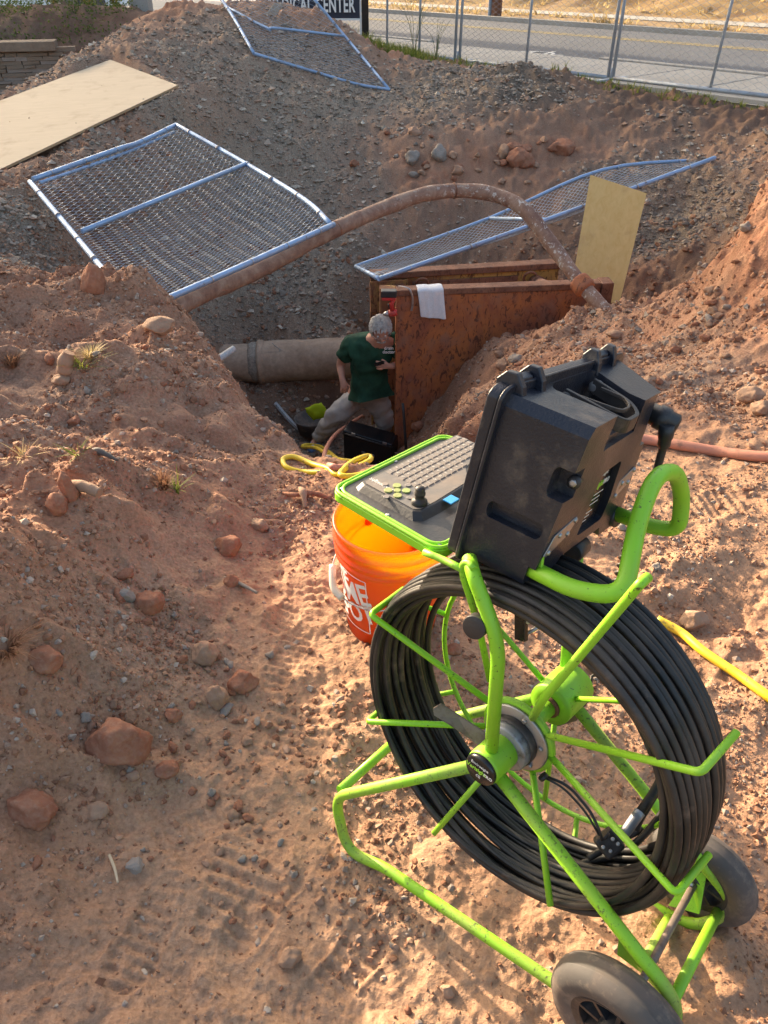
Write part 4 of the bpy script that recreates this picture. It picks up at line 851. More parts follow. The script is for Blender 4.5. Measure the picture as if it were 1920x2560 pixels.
sp_t = thing('suction_pipe', hp[0], 'long bent rusty brown pipe arching over the pit from bank to mound', 'pipe')
rads = .056+.006*np.array([noise.noise(Vector(tuple(p*7))) for p in hc]); MB().tube(hc, rads, 20).build('pipe_wall', M['old_pipe'], sp_t)
jm = MB(); i0 = int(len(hc)*.87); cl_ = hc[i0]; dd_ = nrm(hc[i0+1]-hc[i0-1]); 
jc = MB().tube([cl_-dd_*.075, cl_-dd_*.05, cl_-dd_*.01, cl_+dd_*.04, cl_+dd_*.065], [.06, .082, .078, .086, .062], 20); o = jc.build('coupling', M['rust_orange'], sp_t, subsurf=1)
for fr in (.30, .52): 
    i0 = int(len(hc)*fr); cl_ = hc[i0]; dd_ = nrm(hc[i0+1]-hc[i0-1]); MB().tube([cl_-dd_*.006, cl_+dd_*.006], .059, 20).build('seam_band', M['rust_brown'], sp_t)
# big clay sewer pipe
surfmat('clay_pipe', (.33, .225, .155), (.46, .34, .25), 4.5, .8, 26, .4); surfmat('mortar', (.24, .20, .165), (.38, .33, .27), 30, .95, 60, .9)
pa, pb, pc = PY(455, 912, 7.30), PY(640, 905, 7.36), PY(930, 893, 7.40); ax_ = nrm(pc-pa); R_ = .205
sw_ = thing('sewer_pipe', pb-V(0, 0, R_), 'wide exposed clay sewer pipe running across the pit behind the man', 'pipe')
def pipeseg(a, e, r, name):
    mb = MB(); n1_ = 40; pts = [a+(e-a)*i/n1_ for i in range(n1_+1)]; mb.tube(pts, r, 48); mb.v = [tuple(np.array(q_)+nrm(np.array(q_)-a-ax_*((np.array(q_)-a)@ax_))*(.016*noise.noise(Vector(q_)*3.2)+.006*noise.noise(Vector(q_)*13))) for q_ in mb.v]; return mb
pipeseg(pa, pb-ax_*.03, R_*.93, 'a').build('pipe_section', M['clay_pipe'], sw_); pipeseg(pb+ax_*.03, pc, R_*1.04, 'b').build('pipe_section', M['clay_pipe'], sw_)
mj = MB(); mj.tube([pb-ax_*.06, pb-ax_*.03, pb+ax_*.0, pb+ax_*.035], [R_*.94, R_*.99, R_*1.0, R_*1.0], 40); mj.v = [tuple(np.array(p)+.012*np.array(noise.noise_vector(Vector(p)*22))) for p in mj.v]; mj.build('mortar_joint', M['mortar'], sw_)
MB().tube([pb+ax_*.035, pb+ax_*.05, pb+ax_*.10], [R_*1.10, R_*1.10, R_*1.05], 40).build('bell', M['clay_pipe'], sw_)
def onpipe(px, py):      # front surface of the pipe at a pixel
    r_ = ray(px, py); o_ = V(0, 0, EYE); rd_ = R_*1.045; d_ = r_-ax_*(r_@ax_); m_ = (o_-pb)-ax_*((o_-pb)@ax_); A_ = d_@d_; B_ = 2*d_@m_; C_ = m_@m_-rd_**2; D_ = B_*B_-4*A_*C_
    t_ = (-B_-math.sqrt(max(D_, 0)))/(2*A_); return o_+r_*t_
for pts in ([(672, 850), (685, 862), (697, 872), (700, 880)], [(697, 872), (730, 885), (760, 896), (790, 901), (820, 890), (836, 872), (842, 852)], [(650, 880), (680, 880), (710, 879)]):
    MB().tube(spline([onpipe(*p) for p in pts], 4), .0035 if pts[0][0] != 650 else .002, 5).build('crack', M['mortar'] if pts[0][0] == 650 else M['concrete'], sw_)
# spoil cradle under the pipe handled by terrain; short conduits
surfmat('grey_pvc', (.36, .38, .40), (.46, .47, .48), 6, .5); 
a, e = PY(520, 915, 4.25), PY(584, 872, 4.45); c_t = thing('conduit_stub', a, 'short grey conduit stub poking out of the left bank in front of the clay pipe', 'conduit')
MB().tube([a, e], .021, 14).build('tube', M['grey_pvc'], c_t); MB().tube([e-(e-a)*.02, e+(e-a)*.004], .0165, 14).build('bore', M['label_black'], c_t)
cpts = [PY(688, 1008, 7.0), PY(715, 1040, 6.9), PY(740, 1066, 6.8), PY(765, 1080, 6.7), PY(790, 1086, 6.6)]; c_t = thing('long_conduit', cpts[0], 'long bent grey conduit with dark print lying in the pit left of the man', 'conduit')
MB().tube(spline(cpts, 6), .022, 14).build('tube', M['grey_pvc'], c_t); pr_ = MB(); sc_ = spline(cpts, 12)
for i in range(2, len(sc_)-3, 2): 
    d = nrm(sc_[i+1]-sc_[i]); pr_.box(sc_[i]+V(0, -.0225, .006), d*.012, V(0, 0, .007), V(0, .0008, 0))
pr_.build('print_marks', M['label_black'], c_t, fixn=False)
q = PY(1732, 722, 6.6); e = PY(1680, 720, 6.9); c_t = thing('drain_end', e, 'short dark corrugated pipe end poking out beneath the right bank', 'pipe'); MB().tube([PY(1712, 722, 6.5), PY(1770, 722, 6.35)], .045, 16).build('tube', M['case'], c_t); MB().tube([PY(1706, 722, 6.5), PY(1713, 722, 6.5)], .05, 16).build('collar', M['rubber'], c_t)
# yellow hose heaped at the pit rim
def hose(name, pts, r, mat, lab, n_=7, cat='hose'):
    o = MB().tube(spline(pts, n_), r, 12).build(name, M[mat]); return tag(o, lab, cat)
E_ = lambda px, py, z=-.07: PZ(px, py, z)
def rim_pt(px, py, up=0.0):
    q = PZ(px, py, -.03); return PZ(px, py, max(GZ(q[0], q[1])+.012, -.09)+up)
GC = spline([rim_pt(p[0], p[1], max(0, p[2]+.06)*.6) for p in ((925, 1180, -.03), (905, 1165, -.04), (915, 1145, -.02), (890, 1150, .0), (860, 1175, -.01), (840, 1187, -.04), (820, 1172, -.04), (780, 1160, -.05), (735, 1142, -.06), (708, 1148, -.06), (716, 1168, -.06), (760, 1180, -.06), (820, 1180, -.05), (880, 1170, -.01), (925, 1150, .02), (918, 1140, .03), (880, 1155, .03), (850, 1185, .0), (880, 1190, -.02), (940, 1178, -.03), (990, 1175, -.04))], 8)
tag(MB().tube(GC, .0105, 12).build('yellow_hose', M['yellow_hose']), 'yellow hose heaped in loops on the pit rim behind the keyboard tray', 'hose')
hose('yellow_hose', [PY(905, 1155, 4.2), PY(840, 1147, 4.6), PY(790, 1120, 5.6), PY(757, 1118, 6.1), PY(765, 1112, 6.2), PY(800, 1116, 6.15), PY(835, 1140, 5.2), PY(846, 1155, 4.2)], .016, 'yellow_hose', 'thin loop of yellow hose down in the pit round the blue shoe')
hose('terracotta_hose', [PY(905, 1040, 6.75), PY(870, 1062, 6.2), PY(835, 1090, 5.5), PY(814, 1125, 4.6), PZ(812, 1150, -.45), rim_pt(826, 1166, .004), rim_pt(870, 1172, .004), rim_pt(930, 1172, .004), rim_pt(1010, 1176, .004)], .0155, 'red_hose', 'dark terracotta hose climbing out of the pit past the black tool case')
rr_ = [on_ground(x, y, .022) for x, y in ((1560, 1108), (1625, 1114), (1700, 1127), (1790, 1142), (1860, 1151), (1940, 1158), (2050, 1168))]
hose('terracotta_hose', rr_, .021, 'red_hose', 'thick salmon coloured hose lying on the ground right of the black case')
yr_ = [on_ground(x, y, .015) for x, y in ((1640, 1560), (1700, 1600), (1755, 1640), (1840, 1700), (1930, 1768), (2050, 1850))]
hose('yellow_hose', yr_, .0135, 'yellow_hose', 'straight run of yellow hose on the sunlit dirt right of the reel')
hose('black_rod', [PY(1007, 1008, 5.86), PY(1011, 1060, 5.80), PY(1015, 1122, 5.72)], .012, 'black', 'thin black rod leaning on the trench box near its corner', 2, 'rod')

# black tool case in front of the man
a, e = PY(857, 1076, 5.92), PY(980, 1112, 5.78); ez = V(e[0], e[1], a[2]-.02); bxx = e-a; byy = nrm(np.cross([0, 0, 1], nrm(V(*bxx[:2], 0))))
tc = thing('tool_case', a-V(0, 0, .42), 'black tool case with silver latches standing open at the feet of the man', 'tool case')
h8 = [a-V(0, 0, .42), e-V(0, 0, .42), e-V(0, 0, .42)+byy*.2, a-V(0, 0, .42)+byy*.2, a, e, e+byy*.2, a+byy*.2]
MB().hexa(h8).build('shell', M['label_black'], tc, bevel=.012); MB().tube([a-V(0, .012, .02), e-V(0, .012, .02)], .008, 8).build('rim', M['black'], tc)
for fx, fz in ((.22, -.0), (.85, -.0), (.42, -.16), (.60, -.16)): MB().box(a+bxx*fx+V(0, -.012, fz), nrm(bxx)*.018, V(0, .006, 0), V(0, 0, .010)).build('latch', M['steel'], tc, bevel=.002)
# dark basin and yellow green glove
q = PY(778, 1052, 6.75); bs = thing('rubber_basin', q, 'dark round rubber tub sunk in the mud behind the man', 'tub'); MB().lathe(q-V(0, 0, .12), (0, 0, 1), [(.13, 0), (.16, .13), (.175, .15), (.16, .155), (.14, .12), (.02, .05)], 30).build('tub_wall', M['rubber'], bs)
leafmat('hivis', (.50, .62, .02), (.58, .68, .03), .3)
gl = rock_mesh('glove', 91, .12, .05, .085, 3, .45); gl.materials.append(M['hivis']); o = bpy.data.objects.new('work_glove', gl); C.objects.link(o); o.location = tuple(PY(795, 1030, 6.68)); o.rotation_euler = (0, .25, 0); tag(o, 'crumpled bright yellow green cloth lying on the edge of the rubber tub', 'cloth')

# roots and driftwood
def root_(pts, rad, mat, lab):
    c_ = spline(pts, 8); rr = np.interp(np.linspace(0, 1, len(c_)), np.linspace(0, 1, len(rad)), rad)*(1+.38*np.array([noise.noise(Vector(tuple(p*34))) for p in c_]))
    return tag(MB().tube(c_, rr, 12).build('driftwood', M[mat]), lab, 'wood')
b0 = on_ground(215, 1238); root_([b0+V(-.06, .02, .02), b0+V(0, .0, .03), b0+V(.05, -.02, .02)], [.012, .02, .014], 'rock_tan', 'short broken stick beside the mud covered root')
b0 = on_ground(780, 1250); root_([b0+V(-.11, .03, .01), b0+V(-.06, 0, .022), b0+V(-.0, .015, .02), b0+V(.07, -.01, .012)], [.004, .011, .009], 'rock_red', 'dark root lying in the dirt just behind the bucket'); root_([b0+V(-.05, .06, .01), b0+V(-.03, -.0, .03), b0+V(-.02, -.05, .0)], [.006, .014, .008], 'rock_tan', 'pale split root end crossing the dark root by the bucket')
b0 = on_ground(262, 1165); root_([b0+V(-.08, .03, .01), b0+V(-.02, .02, .035), b0+V(.05, -.01, .02)], [.004, .013, .004], 'rubber', 'black scrap of rubber half buried on the left bank')
b0 = on_ground(168, 945); root_([b0+V(-.01, .02, .0), b0+V(.0, .02, .05), b0+V(.02, .03, .09)], [.03, .035, .02], 'rock_tan', 'pale chunk of wood standing on top of the left bank')
b0 = on_ground(600, 1470); root_([b0+V(-.05, .03, .01), b0+V(0, .0, .012), b0+V(.06, -.04, .008)], [.004, .006, .004], 'grey_wood', 'thin twig lying near the small red cobble')
b0 = on_ground(290, 2180); root_([b0+V(-.02, .03, .006), b0+V(0, 0, .008), b0+V(.015, -.03, .006)], [.003, .003, .002], 'plywood', 'pale splinter beside the angular blue grey stone')
# ================================================================== reel cart
HN, HF = P(1201, 1925, 1.255), P(1437, 1705, 1.437); AX = nrm(HF-HN); LA = np.linalg.norm(HF-HN)
BU = nrm(np.cross(AX, [0, 0, 1])); 
if BU[0] < 0: BU = -BU
UP = np.cross(BU, AX); UP = UP if UP[2] > 0 else -UP
def RD(a, r, th): return HN+AX*a+(BU*math.cos(th)+UP*math.sin(th))*r          # cylindrical coordinates about the reel axle
def RA(px, py, a):                                                              # pixel ray meets the plane at distance a along the axle
    r_ = ray(px, py); t_ = ((HN+AX*a-V(0, 0, EYE))@AX)/(r_@AX); q = V(0, 0, EYE)+r_*t_; d = q-HN-AX*a; return q, math.hypot(d@BU, d@UP), math.atan2(d@UP, d@BU)
cart = thing('reel_cart', (HN[0]+.1, HN[1]+.1, 0), 'lime green push camera reel cart with black cable and two rubber wheels', 'reel cart')
fr = .0112
def tb_(pts, rad, r, mat='lime', name='frame_tube', seg=16, n_=7, parent=None, **k):
    return MB().tube(fillet(pts, rad, n_) if rad else np.array(pts), r, seg).build(name, M[mat], parent or cart, **k)
hubn, hubf = HN+AX*.022, HN+AX*LA*.87
NW, FW = RA(1550, 2556, -.012)[0], PZ(1748, 2186, .107); print('NW', NW, GZ(NW[0], NW[1]))
# near side loop: hub, front corner, ground rail, rear corner, back to the hub
near = [hubn]+[RA(x, y, a_)[0] for x, y, a_ in ((836, 1992, -.004), (868, 2128, -.010), (960, 2168, .0), (1390, 2459, .031), (1600, 2602, .033), (1716, 2535, .033))]+[hubn]
tb_(near[:3]+near[3:], [.0, .05, .05, .02, .02, .06, .06, 0], fr, 'lime_dirty')
farl = [hubf, P(1022, 1820, 1.829), P(1052, 1925, 1.86), P(1130, 1985, 1.83), P(1613, 2256, 1.60), P(1745, 2325, 1.54), P(1842, 2265, 1.495), hubf]
tb_(farl, [.0, .05, .05, .02, .02, .05, .06, 0], fr, 'lime_dirty')
tb_([P(850, 1976, 1.66), P(1026, 1818, 1.83)], 0, fr*.95); tb_([P(915, 2138, 1.70), P(1092, 1950, 1.86)], 0, fr*.95, 'lime_dirty')
tb_([P(1677, 2292, 1.575), P(1618, 2400, 1.385)], 0, fr*1.05, 'lime_dirty'); tb_([P(1795, 2279, 1.51), P(1684, 2497, 1.315)], 0, fr*.9)
for q in (P(930, 2170, 1.68), P(1128, 1990, 1.84)): MB().lathe(V(q[0], q[1], -.004), (0, 0, 1), [(.013, 0), (.013, .018), (.009, .022)], 14).build('rubber_foot', M['rubber'], cart)
M['blade'] = worn('lever_steel', (.20, .17, .15), (.12, .08, .06), .5, .5, scale=12, lo=.5, hi=.8)
# hub parts
MB().lathe(HN, AX, [(.030, .004), (.031, .010), (.031, LA*.21), (.028, LA*.22)], 36).build('hub_sleeve', M['lime'], cart)
cap = MB().lathe(HN, AX, [(.001, -.004), (.026, -.004), (.029, -.001), (.0295, .006), (.024, .008)], 40).build('hub_cap', M['label_black'], cart)
cf = -AX; cu_ = nrm(UP-cf*(UP@cf)); cr_ = nrm(np.cross(cu_, cf)); 
if cr_[0] < 0: cr_ = -cr_
def capm(dx_, dz_, rot=0): return lambda x, y, z: HN-AX*(.0045+z)+cr_*((x+dx_)*math.cos(rot)-(y+dz_)*math.sin(rot))+cu_*((x+dx_)*math.sin(rot)+(y+dz_)*math.cos(rot))
text_mb('Envirosight', .0078, capm(0, .0125), .0002).build('lettering', M['print_white'], cap, fixn=False)
text_mb('Verisight', .0112, capm(-.0055, .001), .0002, offset=.0002).build('lettering', M['print_green'], cap, fixn=False)
text_mb('PRO', .0088, capm(.0185, .0005), .0002, offset=.0002).build('lettering', M['print_white'], cap, fixn=False)
text_mb('CE', .0075, capm(0, -.0115), .0002).build('lettering', M['print_white'], cap, fixn=False)
MB().lathe(HN, AX, [(.020, LA*.21), (.041, LA*.215), (.044, LA*.225), (.044, LA*.275), (.040, LA*.28)], 40).build('bearing_ring', M['grey_metal'], cart)
MB().lathe(HN, AX, [(.040, LA*.275), (.046, LA*.28), (.046, LA*.33), (.042, LA*.335)], 40).build('clutch_ring', M['black'], cart)
bd = MB().lathe(HN, AX, [(.02, LA*.333), (.062, LA*.333), (.064, LA*.338), (.064, LA*.352), (.02, LA*.353)], 48).build('brake_disc', M['steel'], cart)
for k in range(6):
    q = RD(LA*.331, .053, k*PI/3+.3); MB().lathe(q, -AX, [(.0045, -.002), (.0045, .003), (.003, .0045)], 10).build('bolt', M['steel'], bd)
MB().lathe(HN, AX, [(.03, LA*.354), (.070, LA*.356), (.072, LA*.362), (.072, LA*.385), (.068, LA*.39), (.02, LA*.395)], 48).build('flange', M['lime'], cart)
MB().lathe(HN, AX, [(.0165, LA*.39), (.0165, LA*.72)], 24).build('axle', M['lime'], cart)
MB().lathe(HN, AX, [(.024, LA*.70), (.040, LA*.705), (.041, LA*.72), (.041, LA*.99), (.036, LA*1.0), (.02, LA*1.0)], 36).build('hub_sleeve', M['lime'], cart)
MB().lathe(HN, AX, [(.0165, LA*.68), (.022, LA*.685), (.022, LA*.705), (.0165, LA*.706)], 24).build('collar', M['rust_brown'], cart)
blade = [P(1083, 1770, 1.33), P(1102, 1758, 1.33), P(1150, 1790, 1.33), P(1220, 1835, 1.31), P(1205, 1868, 1.31), P(1130, 1815, 1.33), P(1086, 1788, 1.33)]
bm_ = MB(); k7 = len(blade); bm_.add([p-AX*.0015 for p in blade]+[p+AX*.0015 for p in blade], [tuple(range(k7))[::-1], tuple(range(k7, 2*k7))]+[(i, (i+1) % k7, (i+1) % k7+k7, i+k7) for i in range(k7)], False); bm_.build('brake_lever', M['blade'], cart, bevel=.0008)
# uprights and handle
up_pts = [RA(1228, 1880, .025)[0], RA(1246, 1640, .022)[0], RA(1236, 1575, .022)[0], RA(1184, 1440, .028)[0], RA(1173, 1395, .05)[0]]
tb_(up_pts, [0, .04, .04, .05, 0], .0113, name='upright')
tb_([P(1412, 1700, 1.44), P(1428, 1520, 1.385), P(1445, 1370, 1.33)], .02, .0113, name='upright')
tb_([RA(1225, 1700, .10)[0], RA(1196, 1560, .06)[0], RA(1158, 1440, .036)[0], RA(1156, 1410, .036)[0], RA(1172, 1404, .036)[0], RA(1186, 1424, .03)[0]], .02, .0058, name='spoke')
hd = [P(1325, 1420, 1.14), P(1440, 1478, 1.085), P(1560, 1490, 1.055), P(1594, 1300, 1.09), P(1640, 1185, 1.13), P(1690, 1178, 1.19), P(1706, 1240, 1.25), P(1697, 1325, 1.28), P(1630, 1318, 1.31), P(1538, 1283, 1.36)]
tb_(hd, [0, .05, .10, .05, .05, .03, .03, .05, .03, 0], .0132, name='push_handle', seg=20, n_=8)
# knob on the near upright
kn0, kn1 = P(1216, 1545, 1.185), P(1170, 1580, 1.135); kd = nrm(kn1-kn0)
MB().lathe(kn0, kd, [(.011, -.004), (.012, .0), (.0140, .012), (.0150, .022), (.0185, .028), (.0190, .0285), (.0190, .043), (.0186, .0440), (.0180, .0443), (.001, .0445)], 26).build('knob', M['black'], cart)
# cable coil
random.seed(5)
A0, A1, RI, RO = .051, .200, .25, .320
cb = MB(); NTH = 84; ths = np.linspace(0, 2*PI, NTH, endpoint=False)
def loop(a, r, ph, wa, wr, drop=0, rad=.0063):
    pts = []
    for t_ in ths:
        aa = a+wa*math.sin(t_+ph)+wa*.6*math.sin(2*t_+ph*2.1); rr = r+wr*math.sin(2*t_+ph*1.7)+wr*.6*math.sin(3*t_+ph); q = RD(aa, rr, t_); pts.append(q-UP*drop+UP*.008+BU*.004)
    cb.tube(np.array(pts), rad, 7, closed=True)
na = 11
for k in range(na): loop(A0+(A1-A0)*k/(na-1), RO-.0063-.010*(abs(k-5)/5)**3, random.uniform(0, 6), .0030, .0018)
for k in range(na-1): loop(A0+.006+(A1-A0-.012)*k/(na-2), RO-.0175, random.uniform(0, 6), .006, .0025)
for k in range(9): loop(A0+.004+(A1-A0-.02)*k/8, RO-.029, random.uniform(0, 6), .008, .004)
for k in range(5): loop(A0+.01+(A1-A0-.03)*k/4, RO-.0395, random.uniform(0, 6), .011, .005, .003)
coil = cb.build('push_cable', M['cable'], cart, fixn=False)
# loose inner runs of cable at the right
for pts in ([P(1668, 1700, 1.36), P(1700, 1850, 1.34), P(1690, 1960, 1.34), P(1650, 2040, 1.35), P(1560, 2130, 1.37), P(1450, 2160, 1.38)], [P(1690, 1720, 1.40), P(1712, 1850, 1.38), P(1700, 1950, 1.38), P(1640, 2060, 1.38), P(1590, 2080, 1.37), P(1470, 2145, 1.36)], [P(1672, 1880, 1.33), P(1650, 1960, 1.33), P(1600, 2050, 1.335), P(1592, 2075, 1.335)]):
    MB().tube(spline(pts, 8), .0063, 10).build('cable_run', M['cable'], cart)
# cage spokes with hooks
AN = .027
for (px, py, hook) in ((925, 1536, 1), (917, 1804, 1), (1085, 2083, 0), (1376, 2264, 0), (1690, 2236, 1), (1752, 1932, 1)):
    q, r_, th = RA(px, py, AN); s_ = RD(LA*.37, .066, th)
    pts = [s_, q]
    if hook: pts += [q+AX*.095+(q-HN-AX*AN)*.02]
    tb_(pts, [0, .012, 0], .0058, name='spoke')
q, r_, th = RA(1600, 1460, AN); tb_([RD(LA*.42, .03, th), RD(AN+.004, .20, th), q, q+AX*.02], [0, .03, .006, 0], .0068, name='spoke')
q, r_, th = RA(1097, 1640, .235); FRR = r_*.93
tb_([RD(.235, FRR, t_) for t_ in np.linspace(PI*.0, PI*2, 72)], 0, .0052, name='cage_ring', seg=10)
for px, py, qx, qy in ((1125, 1542, 1084, 1500), (1104, 1727, 1062, 1722), (1443, 2046, 1462, 2106)):
    a, _, th = RA(px, py, .235); tb_([RD(.235, FRR, th), RD(.215, FRR+.05, th), RD(.2, RO+.005, th)], 0, .0052, name='spoke', seg=10)
for k in range(3): 
    th = .6+k*2.1; tb_([RD(LA*.8, .03, th), RD(.235, FRR, th)], 0, .0052, name='cage_strut', seg=10)
# guide roller and bracket under the case
rc = P(1325, 1524, 1.29); ra = nrm(P(1345, 1482, 1.34)-P(1305, 1500, 1.28)); MB().lathe(rc, ra, [(.008, -.024), (.018, -.024), (.021, -.020), (.014, -.014), (.011, 0), (.014, .014), (.021, .02), (.018, .024), (.008, .024)], 28).build('guide_roller', M['white_plastic'], cart)
def bar(a, e, wx, wy, mat, name, bev=.001, nn_=None):
    d = (e-a)/2; s_ = nrm(np.cross(d, AX if nn_ is None else nn_))*wx; t_ = nrm(np.cross(d, s_))*wy; return MB().box((a+e)/2, d, s_, t_).build(name, M[mat], cart, bevel=bev)
bar(P(1303, 1497, 1.27), P(1303, 1600, 1.285), .0105, .005, 'label_black', 'roller_bracket'); bar(P(1394, 1500, 1.36), P(1394, 1556, 1.37), .0105, .006, 'label_black', 'roller_bracket')
tb_([P(1303, 1592, 1.283), P(1392, 1542, 1.365)], 0, .0035, 'steel', 'cross_pin'); tb_([P(1397, 1525, 1.355), P(1401, 1534, 1.355), P(1399, 1548, 1.355), P(1394, 1550, 1.355), P(1392, 1543, 1.355)], 0, .0012, 'steel', 'snap_hook', 8)
# coiled cord
a, e = P(1590, 1335, 1.52), P(1494, 1668, 1.50); hx = []; d = e-a; s_ = nrm(np.cross(d, [1, 0, 0])); t_ = nrm(np.cross(d, s_))
for i in range(260): w_ = i/259; hx.append(a+d*w_+(s_*math.cos(w_*2*PI*17)+t_*math.sin(w_*2*PI*17))*.017)
MB().tube(np.array(hx+[P(1520, 1668, 1.5), P(1480, 1690, 1.5), P(1470, 1750, 1.5), P(1440, 1785, 1.49), P(1405, 1790, 1.48)]), .0032, 7).build('coiled_cord', M['black'], cart)
bar(P(1385, 1795, 1.47), P(1440, 1780, 1.49), .014, .012, 'black', 'plug', .003); bar(P(1398, 1765, 1.47), P(1402, 1800, 1.47), .010, .010, 'black', 'plug', .003)
tb_([P(1362, 1940, 1.30), P(1420, 1962, 1.29), P(1478, 2030, 1.28), P(1500, 2080, 1.275), P(1505, 2100, 1.28)], .05, .0025, 'black', 'control_wire', 8); tb_([P(1362, 1944, 1.29), P(1410, 1970, 1.285), P(1465, 2030, 1.28), P(1498, 2088, 1.275)], .05, .002, 'black', 'control_wire', 8)
for px, py in ((1358, 1942), (1512, 2088)):
    q = P(px, py, 1.285); d = nrm(P(px+8, py+9, 1.285)-q); MB().tube([q-d*.003, q+d*.003], .0085, 14).build('cable_tie', M['black'], cart)
bar(P(1500, 2125, 1.30), P(1545, 2090, 1.30), .020, .013, 'black', 'cable_clamp', .006)
for dx_, dy_ in ((1508, 2118), (1526, 2128), (1532, 2098), (1545, 2110)):
    q = P(dx_, dy_, 1.275); MB().lathe(q, nrm(V(0, 0, EYE)-q), [(.0035, -.008), (.0035, .002), (.002, .003)], 10).build('screw', M['steel'], cart)
tb_([P(1540, 2100, 1.30), P(1560, 2085, 1.31), P(1585, 2050, 1.315), P(1600, 2030, 1.32)], .02, .0095, 'grey_metal', 'cable_sleeve'); tb_([P(1598, 2033, 1.32), P(1650, 1960, 1.33), P(1675, 1870, 1.34), P(1672, 1750, 1.36), P(1665, 1680, 1.38)], .08, .0078, 'cable', 'cable_run')
# wheels
def wheel(c, R, w):
    t_ = MB().lathe(c, AX*V(1, 1, 0)/np.linalg.norm(AX*V(1, 1, 0)), [(R*.60, -w*.42), (R*.72, -w*.5), (R*.88, -w*.46), (R*.97, -w*.28), (R*.985, -w*.2), (R*.995, -w*.17), (R*.98, -w*.15), (R, -w*.05), (R*.985, 0), (R, w*.05), (R*.98, w*.15), (R*.995, w*.17), (R*.985, w*.2), (R*.97, w*.28), (R*.88, w*.46), (R*.72, w*.5), (R*.60, w*.42)], 56, True, False)
    wp = bpy.data.objects.new('wheel', None); C.objects.link(wp); wp.parent = cart; wp.location = tuple(c-world_off(cart)); t_.build('tyre', M['rubber'], wp)
    aw = nrm(AX*V(1, 1, 0)); u = nrm(np.cross(aw, [0, 0, 1])); rim = MB().lathe(c, aw, [(R*.50, -w*.36), (R*.60, -w*.43), (R*.62, -w*.2), (R*.60, w*.43), (R*.50, w*.36), (R*.5, -w*.36)], 40, True, False)
    rim.lathe(c, aw, [(.006, -w*.55), (R*.2, -w*.55), (R*.22, -w*.45), (R*.22, w*.45), (R*.2, w*.55), (.006, w*.55)], 24)
    for k in range(8):
        a = k*PI/4; d = u*math.cos(a)+V(0, 0, 1)*math.sin(a); s_ = np.cross(d, aw); rim.box(c+d*R*.36, d*R*.17, s_*.0035, aw*w*.34)
    rim.build('rim', M['black'], wp, fixn=False); MB().lathe(c-aw*w*.5, -aw, [(.009, 0), (.009, .006), (.004, .01)], 14).build('axle_nut', M['steel'], wp)
wheel(NW, .120, .066); wheel(FW, .112, .060)
tb_([NW, FW], 0, .007, 'blade', 'wheel_axle')
def plate(quad, th, name='gusset_plate'):
    q = [np.array(p) for p in quad]; k = len(q); n_ = AX; m_ = MB(); m_.add([p-n_*th/2 for p in q]+[p+n_*th/2 for p in q], [tuple(range(k))[::-1], tuple(range(k, 2*k))]+[(i, (i+1) % k, (i+1) % k+k, i+k) for i in range(k)], False); return m_.build(name, M['lime'], cart, bevel=.001)
pf = plate([P(1672, 2262, 1.53), P(1749, 2284, 1.50), P(1768, 2178, 1.50), P(1740, 2130, 1.515), P(1720, 2190, 1.53)], .005); q = P(1720, 2208, 1.508); MB().lathe(q, -AX, [(.011, -.004), (.011, .003), (.007, .007), (.003, .008)], 14).build('bolt', M['steel'], pf)
plate([P(1548, 2345, 1.33), P(1544, 2385, 1.34), P(1600, 2425, 1.35), P(1668, 2500, 1.34), P(1650, 2460, 1.32)], .005)

# ================================================================== monitor case (carried on the cart)
K = {(0,0,0):P(1124,1372,1.195),(0,1,0):P(1234,968,1.062),(1,1,0):P(1538,880,1.321),(0,0,1):P(1318,1473,1.134),(0,1,1):P(1486,1069,1.001),(1,1,1):P(1658,974,1.260),(1,0,1):P(1540,1305,1.394)}
K[(1,0,0)] = K[(0,0,0)]+(K[(1,0,1)]-K[(0,0,1)])*1.02
def U(a, h, d):
    r = 0
    for (i, j, k_), p in K.items(): r = r+p*((a if i else 1-a)*(h if j else 1-h)*(d if k_ else 1-d))
    return r
mc = thing('monitor_case', K[(0,0,1)], 'open black hard case monitor of the reel cart seen from behind, scuffed and dusty', 'monitor case')
def uprism(poly, d0, d1, axis='d', inset=1.0):         # polygon in two unit axes extruded along the third
    def mp(p, w_): return U(p[0], p[1], w_) if axis == 'd' else (U(w_, p[0], p[1]) if axis == 'a' else U(p[0], w_, p[1]))
    n_ = len(poly); m_ = MB(); m_.add([mp(p, d0) for p in poly]+[mp(p, d1) for p in poly], [tuple(range(n_))[::-1], tuple(range(n_, 2*n_))]+[(i, (i+1) % n_, (i+1) % n_+n_, i+n_) for i in range(n_)], False); return m_
def cut_build(name, base, cutters, mat, parent, bev=.005, seg=3):
    def mk(m_, nm):
        me = m_.mesh(nm, world_off(parent)); bm = bmesh.new(); bm.from_mesh(me); bmesh.ops.recalc_face_normals(bm, faces=bm.faces); bm.to_mesh(me); bm.free(); o = bpy.data.objects.new(nm, me); C.objects.link(o); return o
    o = mk(base, name); cs = []
    for c in cutters: q = mk(c, 'cutter'); cs.append(q); md = o.modifiers.new('b', 'BOOLEAN'); md.operation = 'DIFFERENCE'; md.object = q; md.solver = 'EXACT'
    if bev: b = o.modifiers.new('v', 'BEVEL'); b.width = bev; b.segments = seg; b.limit_method = 'ANGLE'; b.angle_limit = math.radians(28); b.harden_normals = False
    bpy.context.view_layer.update(); me = bpy.data.meshes.new_from_object(o.evaluated_get(bpy.context.evaluated_depsgraph_get())); old = o.data; o.modifiers.clear(); o.data = me; me.materials.clear(); me.materials.append(mat)
    for p in me.polygons: p.use_smooth = True
    for q in cs: bpy.data.objects.remove(q)
    md = o.modifiers.new('w', 'WEIGHTED_NORMAL'); o.parent = parent; return o
